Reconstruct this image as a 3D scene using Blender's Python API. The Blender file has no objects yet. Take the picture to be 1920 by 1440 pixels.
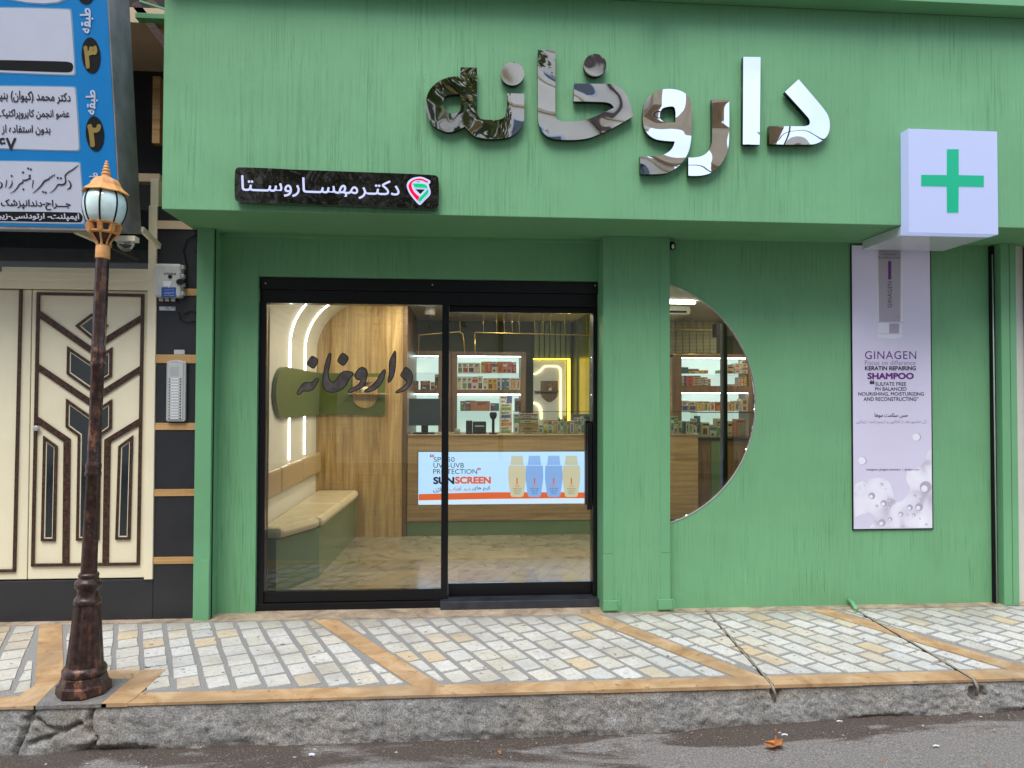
import bpy, bmesh, math, random
from mathutils import Vector, Matrix, noise
random.seed(7)
sc = bpy.context.scene
C = sc.collection
rad = math.radians

# ------------------------------------------------------------------ camera
F = 1335.0; CX, CY = 960.0, 720.0; EYE = 1.40
_y, _p, _r = rad(4.284), rad(1.172), rad(0.165)
FW = Vector((math.sin(_y)*math.cos(_p), math.cos(_y)*math.cos(_p), math.sin(_p)))
R0 = Vector((math.cos(_y), -math.sin(_y), 0)); U0 = R0.cross(FW)
RT = math.cos(_r)*R0 + math.sin(_r)*U0
UP = -math.sin(_r)*R0 + math.cos(_r)*U0
EYEP = Vector((0, 0, EYE))
cam = bpy.data.cameras.new('camera'); camo = bpy.data.objects.new('camera', cam); C.objects.link(camo)
cam.sensor_width = 36; cam.lens = 36*F/1920; cam.clip_end = 500; cam.clip_start = 0.05
camo.matrix_world = Matrix(((RT.x, UP.x, -FW.x, 0), (RT.y, UP.y, -FW.y, 0), (RT.z, UP.z, -FW.z, EYE), (0, 0, 0, 1)))
sc.camera = camo

# measuring helpers: the survey of the photograph onto real planes
def ray(px, py): return FW*F + RT*(px-CX) - UP*(py-CY)
def U(px, py, Y):
    v = ray(px, py); t = Y/v.y
    return (v.x*t, v.z*t+EYE)
def G(px, py, Z=0.0):
    v = ray(px, py); t = (Z-EYE)/v.z
    return (v.x*t, v.y*t)
def ux(px, Y, py=740): return U(px, py, Y)[0]
def uz(py, Y, px=960): return U(px, py, Y)[1]

# ------------------------------------------------------------------ materials
def new_mat(name):
    m = bpy.data.materials.new(name); m.use_nodes = True
    nt = m.node_tree; nt.nodes.clear()
    out = nt.nodes.new('ShaderNodeOutputMaterial')
    return m, nt, out
def N(nt, t, **kw):
    n = nt.nodes.new(t)
    for k, v in kw.items():
        if k in n.inputs.keys() if isinstance(k, str) else False: pass
        setattr(n, k, v)
    return n
def L(nt, a, b): nt.links.new(a, b)
def coords(nt, scale=(1, 1, 1), rot=(0, 0, 0)):
    tc = nt.nodes.new('ShaderNodeTexCoord'); mp = nt.nodes.new('ShaderNodeMapping')
    mp.inputs['Scale'].default_value = scale; mp.inputs['Rotation'].default_value = rot
    L(nt, tc.outputs['Object'], mp.inputs['Vector']); return mp.outputs['Vector']
def noise_t(nt, vec, scale, detail=4, rough=0.55, dist=0.0):
    n = nt.nodes.new('ShaderNodeTexNoise'); n.inputs['Scale'].default_value = scale
    n.inputs['Detail'].default_value = detail; n.inputs['Roughness'].default_value = rough
    n.inputs['Distortion'].default_value = dist
    L(nt, vec, n.inputs['Vector']); return n.outputs['Fac']
def ramp(nt, fac, stops):
    r = nt.nodes.new('ShaderNodeValToRGB'); e = r.color_ramp.elements
    while len(e) < len(stops): e.new(0.5)
    for i, (p, c) in enumerate(stops):
        e[i].position = p; e[i].color = (*c, 1) if len(c) == 3 else c
    L(nt, fac, r.inputs['Fac']); return r.outputs['Color']
def mixc(nt, fac, a, b, mode='MIX'):
    m = nt.nodes.new('ShaderNodeMix'); m.data_type = 'RGBA'; m.blend_type = mode
    for sock, v in ((m.inputs[0], fac), (m.inputs[6], a), (m.inputs[7], b)):
        if isinstance(v, (int, float)): sock.default_value = v
        elif isinstance(v, tuple): sock.default_value = (*v, 1)
        else: L(nt, v, sock)
    return m.outputs[2]
def mathn(nt, op, a, b=0.0, clamp=False):
    m = nt.nodes.new('ShaderNodeMath'); m.operation = op; m.use_clamp = clamp
    for sock, v in ((m.inputs[0], a), (m.inputs[1], b)):
        if isinstance(v, (int, float)): sock.default_value = v
        else: L(nt, v, sock)
    return m.outputs[0]
def bump(nt, h, strength=0.5, dist=0.01, normal=None):
    b = nt.nodes.new('ShaderNodeBump'); b.inputs['Strength'].default_value = strength
    b.inputs['Distance'].default_value = dist; L(nt, h, b.inputs['Height'])
    if normal is not None: L(nt, normal, b.inputs['Normal'])
    return b.outputs['Normal']
def princ(nt, out, col=None, rough=0.6, metal=0.0, nrm=None, spec=0.5, coat=0.0, emit=None, estr=0.0):
    p = nt.nodes.new('ShaderNodeBsdfPrincipled')
    if isinstance(col, tuple): p.inputs['Base Color'].default_value = (*col, 1)
    elif col is not None: L(nt, col, p.inputs['Base Color'])
    if isinstance(rough, (int, float)): p.inputs['Roughness'].default_value = rough
    else: L(nt, rough, p.inputs['Roughness'])
    p.inputs['Metallic'].default_value = metal
    p.inputs['Specular IOR Level'].default_value = spec
    p.inputs['Coat Weight'].default_value = coat
    if nrm is not None: L(nt, nrm, p.inputs['Normal'])
    if emit is not None:
        p.inputs['Emission Color'].default_value = (*emit, 1); p.inputs['Emission Strength'].default_value = estr
    L(nt, p.outputs[0], out.inputs['Surface']); return p
def plain(name, col, rough=0.6, metal=0.0, var=0.08, scale=9.0, bmp=0.0, bscale=60.0, spec=0.5, coat=0.0, emit=None, estr=0.0):
    m, nt, out = new_mat(name); v = coords(nt)
    f = noise_t(nt, v, scale, 5)
    c = ramp(nt, f, [(0.3, tuple(x*(1-var) for x in col)), (0.7, tuple(min(1, x*(1+var)) for x in col))])
    rr = mathn(nt, 'MULTIPLY_ADD', f, 0.12); rr.node.inputs[2].default_value = max(0.02, rough-0.06)
    nr = bump(nt, noise_t(nt, v, bscale, 4), bmp, 0.004) if bmp else None
    princ(nt, out, c, rr, metal, nr, spec, coat, emit, estr); return m
def lit(name, col, e=0.8, base=None):
    # the printed face of a lamp-lit box or a screen
    m, nt, out = new_mat(name)
    princ(nt, out, base or tuple(x*0.6 for x in col), 0.25, emit=col, estr=e); return m
def glass(name, tint=(0.97, 0.985, 0.975), refl=1.0):
    m, nt, out = new_mat(name)
    tr = nt.nodes.new('ShaderNodeBsdfTransparent'); tr.inputs[0].default_value = (*tint, 1)
    gl = nt.nodes.new('ShaderNodeBsdfGlossy'); gl.inputs['Roughness'].default_value = 0.0
    gl.inputs['Color'].default_value = (1, 1, 1, 1)
    fr = nt.nodes.new('ShaderNodeFresnel'); fr.inputs['IOR'].default_value = 1.5
    f = mathn(nt, 'MULTIPLY', fr.outputs[0], refl, True)
    mx = nt.nodes.new('ShaderNodeMixShader'); L(nt, f, mx.inputs[0]); L(nt, tr.outputs[0], mx.inputs[1]); L(nt, gl.outputs[0], mx.inputs[2])
    L(nt, mx.outputs[0], out.inputs['Surface']); return m

def green_paint(name, comb=1.0, col=(0.160, 0.380, 0.186)):
    m, nt, out = new_mat(name)
    vs = coords(nt, (135, 135, 3.2)); v = coords(nt)
    st = noise_t(nt, vs, 1.0, 3, 0.6)
    st2 = noise_t(nt, coords(nt, (60, 60, 1.6)), 1.0, 3, 0.6)
    patch = noise_t(nt, v, 1.7, 3)
    blot = noise_t(nt, coords(nt, (9, 9, 2.2)), 1.0, 5, 0.7)
    c = ramp(nt, patch, [(0.3, tuple(x*0.93 for x in col)), (0.7, tuple(x*1.06 for x in col))])
    dark = ramp(nt, st, [(0.36, (0.60, 0.66, 0.62)), (0.50, (1, 1, 1)), (0.66, (1.12, 1.08, 1.10))])
    amt = mathn(nt, 'MULTIPLY', mathn(nt, 'MULTIPLY', ramp(nt, blot, [(0.40, (0.12,)*3), (0.64, (1, 1, 1))]), ramp(nt, noise_t(nt, v, 1.1, 2), [(0.40, (0.35,)*3), (0.58, (1, 1, 1))])), 0.85*comb)
    c = mixc(nt, ramp(nt, noise_t(nt, coords(nt, (5, 5, .5)), 1.0, 5, .65), [(0.56, (0, 0, 0)), (0.74, (0.12,)*3)]), c, (0.11, 0.20, 0.11))
    c = mixc(nt, amt, c, mixc(nt, 1.0, c, dark, 'MULTIPLY'))
    # small pock marks
    vo = nt.nodes.new('ShaderNodeTexVoronoi'); vo.inputs['Scale'].default_value = 60
    L(nt, coords(nt, (1, 1, 0.5)), vo.inputs['Vector'])
    pk = ramp(nt, vo.outputs['Distance'], [(0.07, (1, 1, 1)), (0.13, (0, 0, 0))])
    pk = mathn(nt, 'MULTIPLY', pk, mathn(nt, 'MULTIPLY', ramp(nt, blot, [(0.52, (0, 0, 0)), (0.6, (1, 1, 1))]), 0.6*comb))
    c = mixc(nt, pk, c, (0.04, 0.10, 0.055))
    h = mathn(nt, 'ADD', mathn(nt, 'MULTIPLY', st, 0.6), mathn(nt, 'MULTIPLY', st2, 0.4))
    h = mathn(nt, 'SUBTRACT', h, pk)
    nr = bump(nt, h, 0.42*comb + 0.05, 0.005)
    nr = bump(nt, noise_t(nt, v, 0.9*8, 3), 0.15, 0.02, nr)
    princ(nt, out, c, 0.62, 0, nr, 0.35); return m
M = {}
M['green'] = green_paint('combed_green_plaster', 1.0)
M['green_metal'] = plain('green_painted_metal', (0.148, 0.365, 0.178), 0.45, var=0.05, scale=3, bmp=0.05, spec=0.4)
M['black_metal'] = plain('black_aluminium', (0.006, 0.006, 0.007), 0.34, var=0.1, spec=0.28)
M['dark_void'] = plain('near_black', (0.012, 0.011, 0.010), 0.8)
def mirror(name):
    m, nt, out = new_mat(name); v = coords(nt)
    b = bump(nt, noise_t(nt, v, 1.5, 1, 0.4, 0.4), 0.55, 0.10)
    b = bump(nt, noise_t(nt, v, 5.5, 1, 0.4), 0.12, 0.010, b)
    princ(nt, out, (0.82, 0.80, 0.79), 0.015, 1.0, b); return m
M['mirror'] = mirror('polished_steel')
M['mirror_side'] = plain('dark_polished_steel', (0.05, 0.042, 0.038), 0.15, 0.9)
def black_gloss(name):
    m, nt, out = new_mat(name); v = coords(nt)
    b = bump(nt, noise_t(nt, v, 4.5, 2, 0.5, 0.8), 0.5, 0.03)
    p = princ(nt, out, (0.006, 0.005, 0.004), 0.02, 0.0, b, 1.0, 1.0); p.inputs['IOR'].default_value = 1.6; return m
M['black_gloss'] = black_gloss('black_gloss_acrylic')
M['lit_white'] = lit('lit_white_letter', (0.55, 0.60, 1.0), 0.48, (0.25, 0.25, 0.3))
M['box_white'] = lit('lit_white_acrylic', (0.48, 0.56, 0.95), 0.38, (0.20, 0.22, 0.27))
M['slab_white'] = plain('white_acrylic', (0.62, 0.65, 0.70), 0.06, var=0.01, spec=0.6)
M['cross_green'] = lit('lit_green_acrylic', (0.0, 0.40, 0.20), 0.28, (0.0, 0.26, 0.14))
M['red'] = lit('red_print', (0.75, 0.0, 0.03), 0.5)
M['egreen'] = lit('green_print', (0.0, 0.45, 0.16), 0.5)
M['poster'] = plain('lilac_poster', (0.60, 0.565, 0.70), 0.3, var=0.05, scale=1.2, emit=(0.60, 0.58, 0.80), estr=0.05)
M['poster_white'] = plain('lilac_white_print', (0.80, 0.79, 0.88), 0.3, var=0.05)
M['poster_grey'] = plain('lilac_grey_print', (0.42, 0.38, 0.47), 0.3, var=0.06)
M['poster_tube'] = plain('tube_print', (0.44, 0.40, 0.47), 0.3, var=0.03)
M['ink'] = plain('dark_ink', (0.02, 0.015, 0.03), 0.4)
M['ink_purple'] = plain('purple_ink', (0.13, 0.02, 0.19), 0.4)
M['ink_grey'] = plain('grey_ink', (0.28, 0.26, 0.36), 0.4)
M['ink_lilac'] = plain('lilac_ink', (0.36, 0.24, 0.45), 0.4)
def foam():
    m, nt, out = new_mat('foam_print'); v = coords(nt)
    c = ramp(nt, noise_t(nt, v, 7, 1, 0.4, 0.6), [(0.30, (0.50, 0.45, 0.55)), (0.48, (0.74, 0.72, 0.82)), (0.75, (0.84, 0.83, 0.90))])
    princ(nt, out, c, 0.3); return m
M['foam'] = foam()

def stone_tile():
    m, nt, out = new_mat('white_paving_stone'); v = coords(nt)
    geo = nt.nodes.new('ShaderNodeNewGeometry'); ri = geo.outputs['Random Per Island']
    c = ramp(nt, ri, [(0.0, (0.52, 0.52, 0.50)), (0.25, (0.62, 0.61, 0.57)), (0.5, (0.56, 0.54, 0.47)), (0.72, (0.65, 0.64, 0.62)), (0.86, (0.60, 0.55, 0.44)), (0.95, (0.60, 0.45, 0.27)), (1.0, (0.50, 0.51, 0.50))])
    vein = noise_t(nt, coords(nt, (1, 1, 1), (0, 0, 0.5)), 14, 6, 0.62, 1.6)
    c = mixc(nt, ramp(nt, vein, [(0.50, (0, 0, 0)), (0.56, (0.35,)*3), (0.62, (0, 0, 0))]), c, (0.50, 0.33, 0.15))
    c = mixc(nt, ramp(nt, noise_t(nt, v, 55, 3), [(0.35, (0.3,)*3), (0.55, (0, 0, 0))]), c, (0.32, 0.31, 0.28))
    sp = noise_t(nt, v, 24, 3, 0.6)
    c = mixc(nt, ramp(nt, sp, [(0.645, (0, 0, 0)), (0.675, (0.85,)*3)]), c, (0.12, 0.115, 0.105))
    dirt = noise_t(nt, v, 2.2, 4)
    c = mixc(nt, ramp(nt, dirt, [(0.48, (0, 0, 0)), (0.72, (0.55,)*3)]), c, (0.24, 0.22, 0.17))
    sep = nt.nodes.new('ShaderNodeSeparateXYZ'); L(nt, v, sep.inputs[0])
    foot = mathn(nt, 'MULTIPLY', mathn(nt, 'SUBTRACT', sep.outputs['Y'], 4.22), 2.4, True)      # grime gathers along the foot of the wall
    g2 = ramp(nt, mathn(nt, 'MULTIPLY', foot, mathn(nt, 'ADD', noise_t(nt, v, 4.5, 5, .7), 0.35)), [(0.25, (0, 0, 0)), (0.75, (0.6,)*3)])
    c = mixc(nt, g2, c, (0.25, 0.23, 0.17))
    nr = bump(nt, noise_t(nt, v, 45, 4), 0.25, 0.003)
    princ(nt, out, c, 0.6, 0, nr, 0.4); return m
M['tile'] = stone_tile()
def grout():
    m, nt, out = new_mat('grey_aggregate_joint'); v = coords(nt)
    c = ramp(nt, noise_t(nt, v, 190, 3, 0.7), [(0.35, (0.12, 0.115, 0.108)), (0.5, (0.25, 0.242, 0.226)), (0.66, (0.42, 0.405, 0.38))])
    nr = bump(nt, noise_t(nt, v, 170, 3), 0.6, 0.004)
    princ(nt, out, c, 0.85, 0, nr); return m
M['grout'] = grout()
def ochre():
    m, nt, out = new_mat('ochre_stone'); v = coords(nt)
    c = ramp(nt, noise_t(nt, v, 5, 6, 0.65, 0.8), [(0.32, (0.33, 0.18, 0.08)), (0.5, (0.47, 0.29, 0.14)), (0.68, (0.58, 0.41, 0.24))])
    c = mixc(nt, ramp(nt, noise_t(nt, v, 21, 3), [(0.64, (0, 0, 0)), (0.69, (0.6,)*3)]), c, (0.13, 0.10, 0.07))
    c = mixc(nt, ramp(nt, noise_t(nt, v, 2.0, 3), [(0.45, (0, 0, 0)), (0.75, (0.5,)*3)]), c, (0.22, 0.17, 0.12))
    princ(nt, out, c, 0.65, 0, bump(nt, noise_t(nt, v, 60, 4), 0.3, 0.003)); return m
M['ochre'] = ochre()
def ochre_dull():
    m, nt, out = new_mat('stained_threshold_stone'); v = coords(nt)
    c = ramp(nt, noise_t(nt, v, 6, 8, 0.75, 0.8), [(0.36, (0.17, 0.13, 0.09)), (0.5, (0.34, 0.26, 0.18)), (0.64, (0.48, 0.38, 0.27))])
    princ(nt, out, c, 0.75, 0, bump(nt, noise_t(nt, v, 60, 4), 0.4, 0.004)); return m
M['ochre_dull'] = ochre_dull()
def concrete(name, a, b, c_, bs=0.9):
    m, nt, out = new_mat(name); v = coords(nt)
    c = ramp(nt, noise_t(nt, v, 9, 10, 0.8), [(0.34, a), (0.5, b), (0.66, c_)])
    c = mixc(nt, ramp(nt, noise_t(nt, v, 2.5, 4), [(0.45, (0, 0, 0)), (0.7, (0.5,)*3)]), c, tuple(x*y for x, y in zip(b, (1.12, .98, .80))))
    c = mixc(nt, ramp(nt, noise_t(nt, coords(nt, (10, 10, 1.2)), 1, 4), [(0.52, (0, 0, 0)), (0.75, (0.6,)*3)]), c, tuple(x*0.55 for x in a))
    c = mixc(nt, 1.0, c, ramp(nt, noise_t(nt, v, 150, 3, 0.7), [(0.38, (0.55, 0.55, 0.55)), (0.5, (1, 1, 1)), (0.62, (1.35, 1.33, 1.3))]), 'MULTIPLY')
    cr = nt.nodes.new('ShaderNodeTexVoronoi'); cr.feature = 'DISTANCE_TO_EDGE'; cr.inputs['Scale'].default_value = 3.2
    vd = nt.nodes.new('ShaderNodeTexNoise'); vd.inputs['Scale'].default_value = 6; vd.inputs['Detail'].default_value = 5
    L(nt, v, vd.inputs['Vector']); L(nt, mixc(nt, 0.22, v, vd.outputs['Color']), cr.inputs['Vector'])
    ck = ramp(nt, cr.outputs['Distance'], [(0.0, (0.6,)*3), (0.006, (0, 0, 0))])
    ck = mathn(nt, 'MULTIPLY', ck, ramp(nt, noise_t(nt, v, 1.6, 2), [(0.58, (0, 0, 0)), (0.66, (0.8,)*3)]))
    c = mixc(nt, ck, c, (0.03, 0.028, 0.025))
    h = mathn(nt, 'SUBTRACT', noise_t(nt, v, 85, 9, 0.85), ck)
    princ(nt, out, c, 0.88, 0, bump(nt, h, bs, 0.014)); return m
M['kerb'] = concrete('rough_kerb_concrete', (0.27, 0.26, 0.243), (0.42, 0.405, 0.38), (0.58, 0.56, 0.525))
M['patch'] = concrete('smooth_concrete', (0.13, 0.125, 0.12), (0.20, 0.19, 0.18), (0.27, 0.26, 0.24), 0.3)
M['mortar'] = concrete('pale_mortar', (0.26, 0.23, 0.19), (0.40, 0.36, 0.31), (0.52, 0.48, 0.42), 0.8)
def asphalt():
    m, nt, out = new_mat('gritty_asphalt'); v = coords(nt)
    big = noise_t(nt, coords(nt, (0.6, 1.9, 1)), 2.3, 5, 0.6, 0.8)
    dry = ramp(nt, noise_t(nt, v, 130, 4, 0.7), [(0.33, (0.10, 0.088, 0.078)), (0.5, (0.20, 0.18, 0.162)), (0.68, (0.36, 0.33, 0.30))])
    wet = ramp(nt, noise_t(nt, v, 130, 4, 0.7), [(0.35, (0.042, 0.030, 0.023)), (0.55, (0.095, 0.072, 0.057)), (0.72, (0.22, 0.18, 0.145))])
    sep = nt.nodes.new('ShaderNodeSeparateXYZ'); L(nt, v, sep.inputs[0])
    gut = mathn(nt, 'MULTIPLY', mathn(nt, 'SUBTRACT', sep.outputs['Y'], 3.12), 2.6, True)   # damp silt lies along the gutter
    w = ramp(nt, mathn(nt, 'ADD', mathn(nt, 'MULTIPLY', big, 0.75), mathn(nt, 'MULTIPLY', gut, 0.30)), [(0.44, (0, 0, 0)), (0.50, (1, 1, 1))])
    c = mixc(nt, w, dry, wet)
    rr = mathn(nt, 'MULTIPLY_ADD', w, -0.25); rr.node.inputs[2].default_value = 0.88
    princ(nt, out, c, rr, 0, bump(nt, noise_t(nt, v, 110, 5, 0.7), 0.8, 0.006)); return m
M['asphalt'] = asphalt()
def granite():
    m, nt, out = new_mat('black_granite'); v = coords(nt)
    c = ramp(nt, noise_t(nt, v, 260, 3, 0.75), [(0.45, (0.010, 0.010, 0.012)), (0.60, (0.035, 0.036, 0.040)), (0.74, (0.17, 0.17, 0.18))])
    c = mixc(nt, ramp(nt, noise_t(nt, v, 4, 5), [(0.45, (0, 0, 0)), (0.75, (0.35,)*3)]), c, (0.04, 0.039, 0.038))
    princ(nt, out, c, 0.34, 0, None, 0.5); return m
M['granite'] = granite()
def wood(name, a, b, scale=1.0, along='z', rough=0.42, bs=0.15):
    m, nt, out = new_mat(name)
    s = {'z': (26, 26, 1.3), 'x': (1.3, 26, 26)}[along]
    v = coords(nt, tuple(x*scale for x in s))
    g = noise_t(nt, v, 1.0, 6, 0.65, 1.0)
    s2 = {'z': (7, 7, 0.5), 'x': (0.5, 7, 7)}[along]
    g2 = noise_t(nt, coords(nt, s2), 1.0, 3, 0.5, 1.5)
    c = ramp(nt, mathn(nt, 'ADD', mathn(nt, 'MULTIPLY', g, 0.6), mathn(nt, 'MULTIPLY', g2, 0.4)), [(0.38, a), (0.60, b)])
    fl = noise_t(nt, coords(nt, (3, 3, 120) if along == 'z' else (120, 3, 3)), 1, 2)
    c = mixc(nt, ramp(nt, fl, [(0.5, (0, 0, 0)), (0.7, (0.35,)*3)]), c, a)
    princ(nt, out, c, rough, 0, bump(nt, g, bs, 0.003)); return m
M['oak'] = wood('oak_laminate', (0.25, 0.145, 0.05), (0.55, 0.39, 0.185))
M['oak_h'] = wood('oak_laminate_horizontal', (0.21, 0.135, 0.065), (0.38, 0.265, 0.14), along='x')
M['walnut'] = wood('brown_wood', (0.09, 0.05, 0.025), (0.19, 0.115, 0.06))
M['cream'] = plain('cream_painted_steel', (0.78, 0.70, 0.49), 0.4, var=0.04, scale=4, bmp=0.06, bscale=25)
def bronze(name, a, b, sc_=55):
    m, nt, out = new_mat(name); v = coords(nt)
    c = ramp(nt, noise_t(nt, v, sc_, 4, 0.65), [(0.40, a), (0.66, b)])
    princ(nt, out, c, 0.36, 0.25, bump(nt, noise_t(nt, v, 80, 4), 0.3, 0.004), 0.6); return m
M['trim'] = bronze('hammered_brown_trim', (0.026, 0.012, 0.008), (0.115, 0.052, 0.028))
def postpaint():
    m, nt, out = new_mat('worn_bronze_paint'); v = coords(nt)
    c = ramp(nt, noise_t(nt, v, 30, 4, 0.65), [(0.40, (0.028, 0.013, 0.010)), (0.7, (0.085, 0.040, 0.028))])
    wear = mathn(nt, 'MULTIPLY', ramp(nt, noise_t(nt, coords(nt, (1, 1, 0.5)), 26, 5, 0.7), [(0.53, (0, 0, 0)), (0.62, (1, 1, 1))]), ramp(nt, noise_t(nt, v, 3, 2), [(0.42, (0.12,)*3), (0.58, (0.75,)*3)]))
    c = mixc(nt, wear, c, (0.30, 0.13, 0.07))
    princ(nt, out, c, 0.34, 0.3, bump(nt, noise_t(nt, v, 70, 4), 0.35, 0.004), 0.6); return m
M['post'] = postpaint()
M['peach'] = plain('ochre_lantern_paint', (0.66, 0.31, 0.095), 0.5, var=0.22, scale=30, bmp=0.25)
M['globe'] = plain('milky_glass', (0.66, 0.82, 0.76), 0.08, var=0.12, scale=8, spec=0.8, coat=0.6)
M['strip_black'] = plain('black_strip', (0.009, 0.009, 0.009), 0.6, spec=0.2)
M['blue'] = plain('blue_sign_vinyl', (0.0, 0.20, 0.52), 0.38, var=0.03)
M['sign_white'] = plain('white_sign_vinyl', (0.56, 0.58, 0.67), 0.38, var=0.03, scale=5)
M['sign_edge'] = plain('grey_blue_outline', (0.17, 0.33, 0.47), 0.4)
M['grey_metal'] = plain('weathered_grey_steel', (0.24, 0.25, 0.26), 0.5, 0.05, var=0.3, scale=7, bmp=0.1)
M['gold'] = plain('brass', (0.55, 0.40, 0.13), 0.32, 0.85, var=0.15)
M['gold_strip'] = wood('ochre_marble_strip', (0.36, 0.19, 0.06), (0.60, 0.38, 0.16), along='x')
M['white_paint'] = plain('white_wall_paint', (0.62, 0.60, 0.54), 0.55, var=0.03)
M['ceiling'] = plain('ceiling_paint', (0.58, 0.56, 0.51), 0.7, var=0.02)
M['olive'] = plain('olive_panel', (0.095, 0.125, 0.028), 0.32, var=0.06, spec=0.5)
M['dark_olive'] = plain('dark_olive_paint', (0.034, 0.044, 0.015), 0.6, var=0.08)
M['bench_green'] = plain('bench_green_laminate', (0.105, 0.17, 0.085), 0.22, var=0.04, spec=0.6)
M['cushion'] = plain('beige_leather', (0.62, 0.54, 0.38), 0.24, var=0.04, bmp=0.05, bscale=45, spec=0.6)
M['cushion_tan'] = plain('tan_leather', (0.40, 0.29, 0.16), 0.35, var=0.0, bmp=0.0, spec=0.6)
def floor_mat():
    m, nt, out = new_mat('polished_stone_floor'); v = coords(nt)
    br = nt.nodes.new('ShaderNodeTexBrick'); L(nt, v, br.inputs['Vector'])
    br.inputs['Scale'].default_value = 1.0; br.inputs['Brick Width'].default_value = 0.6; br.inputs['Row Height'].default_value = 0.4
    br.inputs['Mortar Size'].default_value = 0.002; br.inputs['Color1'].default_value = (0.30, 0.27, 0.20, 1); br.inputs['Color2'].default_value = (0.20, 0.18, 0.13, 1)
    br.inputs['Mortar'].default_value = (0.25, 0.22, 0.16, 1)
    vn = ramp(nt, noise_t(nt, v, 4.5, 8, 0.7, 1.6), [(0.36, (0.52, 0.48, 0.38)), (0.52, (1, 1, 1))])
    c = mixc(nt, 0.85, br.outputs['Color'], vn, 'MULTIPLY')
    princ(nt, out, c, 0.16, 0, None, 0.5); return m
M['floor'] = floor_mat()
M['led_white'] = lit('white_led', (1.0, 0.98, 0.84), 7.0)
M['led_warm'] = lit('yellow_led', (1.0, 0.66, 0.03), 4.5)
M['led_warm2'] = lit('warm_led', (1.0, 0.76, 0.28), 3.2)
M['led_cool'] = lit('cool_backlit_panel', (0.76, 1.0, 0.94), 0.42, (0.58, 0.64, 0.62))
M['led_strip'] = lit('cool_led_strip', (0.80, 1.0, 0.95), 11.0)
M['downlight'] = lit('downlight', (1.0, 0.88, 0.64), 185.0)
M['glass'] = glass('door_glass', (0.97, 0.98, 0.965), 1.0)
M['case_glass'] = glass('display_glass', (0.93, 0.96, 0.94), 0.7)
M['tint_glass'] = plain('dark_glass', (0.012, 0.016, 0.017), 0.06, spec=0.9, coat=0.5)
M['cyan_glass'] = plain('cyan_glass', (0.10, 0.52, 0.60), 0.06, spec=0.8, coat=0.5)
M['silver'] = plain('aluminium_trim', (0.42, 0.43, 0.42), 0.5, 0.3)
M['ivory'] = plain('ivory_plastic', (0.44, 0.45, 0.42), 0.42, var=0.08, scale=14)
M['sticker_blue'] = plain('blue_sticker', (0.02, 0.075, 0.28), 0.4)
M['sticker_white'] = plain('white_sticker', (0.66, 0.67, 0.70), 0.4)
M['letter_grey'] = plain('grey_vinyl', (0.10, 0.083, 0.077), 0.3, var=0.5, scale=16, spec=0.4)
M['beige_wall'] = plain('beige_render', (0.80, 0.70, 0.57), 0.85, var=0.06, scale=1.2)
M['brown_wall'] = plain('brown_brick_render', (0.58, 0.44, 0.29), 0.85, var=0.12, scale=2.0)
M['bark'] = plain('bark', (0.10, 0.075, 0.05), 0.9, var=0.3, bmp=0.6, bscale=14)
def leafm():
    m, nt, out = new_mat('tree_leaf')
    geo = nt.nodes.new('ShaderNodeNewGeometry')
    c = ramp(nt, geo.outputs['Random Per Island'], [(0, (0.03, 0.055, 0.012)), (0.6, (0.075, 0.115, 0.02)), (0.85, (0.14, 0.16, 0.03)), (1, (0.30, 0.17, 0.04))])
    princ(nt, out, c, 0.5); return m
M['leaf'] = leafm()
M['dry_leaf'] = plain('dry_leaf', (0.42, 0.16, 0.045), 0.6, var=0.3, scale=40)
M['cable'] = plain('dirty_cable', (0.30, 0.25, 0.19), 0.8, var=0.3, scale=25, bmp=0.5)
M['soil'] = plain('dark_soil', (0.022, 0.018, 0.014), 0.9, var=0.4, scale=60, bmp=0.8)
M['grit'] = plain('pale_grit', (0.38, 0.35, 0.30), 0.85, var=0.35, scale=80)
M['sill'] = plain('dark_marble_sill', (0.030, 0.034, 0.042), 0.3, var=0.4, scale=12)

# ------------------------------------------------------------------ mesh helpers
def box(bm, x0, x1, y0, y1, z0, z1, mi=0):
    vs = [bm.verts.new((x, y, z)) for x in (x0, x1) for y in (y0, y1) for z in (z0, z1)]
    for idx in ((0, 1, 3, 2), (4, 6, 7, 5), (0, 4, 5, 1), (2, 3, 7, 6), (0, 2, 6, 4), (1, 5, 7, 3)):
        f = bm.faces.new([vs[i] for i in idx]); f.material_index = mi
    return vs
def bar(bm, a, b, w, h, mi=0, upv=Vector((0, 0, 1))):
    a = Vector(a); b = Vector(b); d = (b-a).normalized(); s = d.cross(upv)
    if s.length < 1e-4: s = Vector((1, 0, 0))
    s.normalize(); t = s.cross(d).normalized()
    vs = [bm.verts.new(p + s*i*w/2 + t*j*h/2) for p in (a, b) for i in (-1, 1) for j in (-1, 1)]
    for idx in ((0, 1, 3, 2), (4, 6, 7, 5), (0, 4, 5, 1), (2, 3, 7, 6), (0, 2, 6, 4), (1, 5, 7, 3)):
        bm.faces.new([vs[i] for i in idx]).material_index = mi
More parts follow.
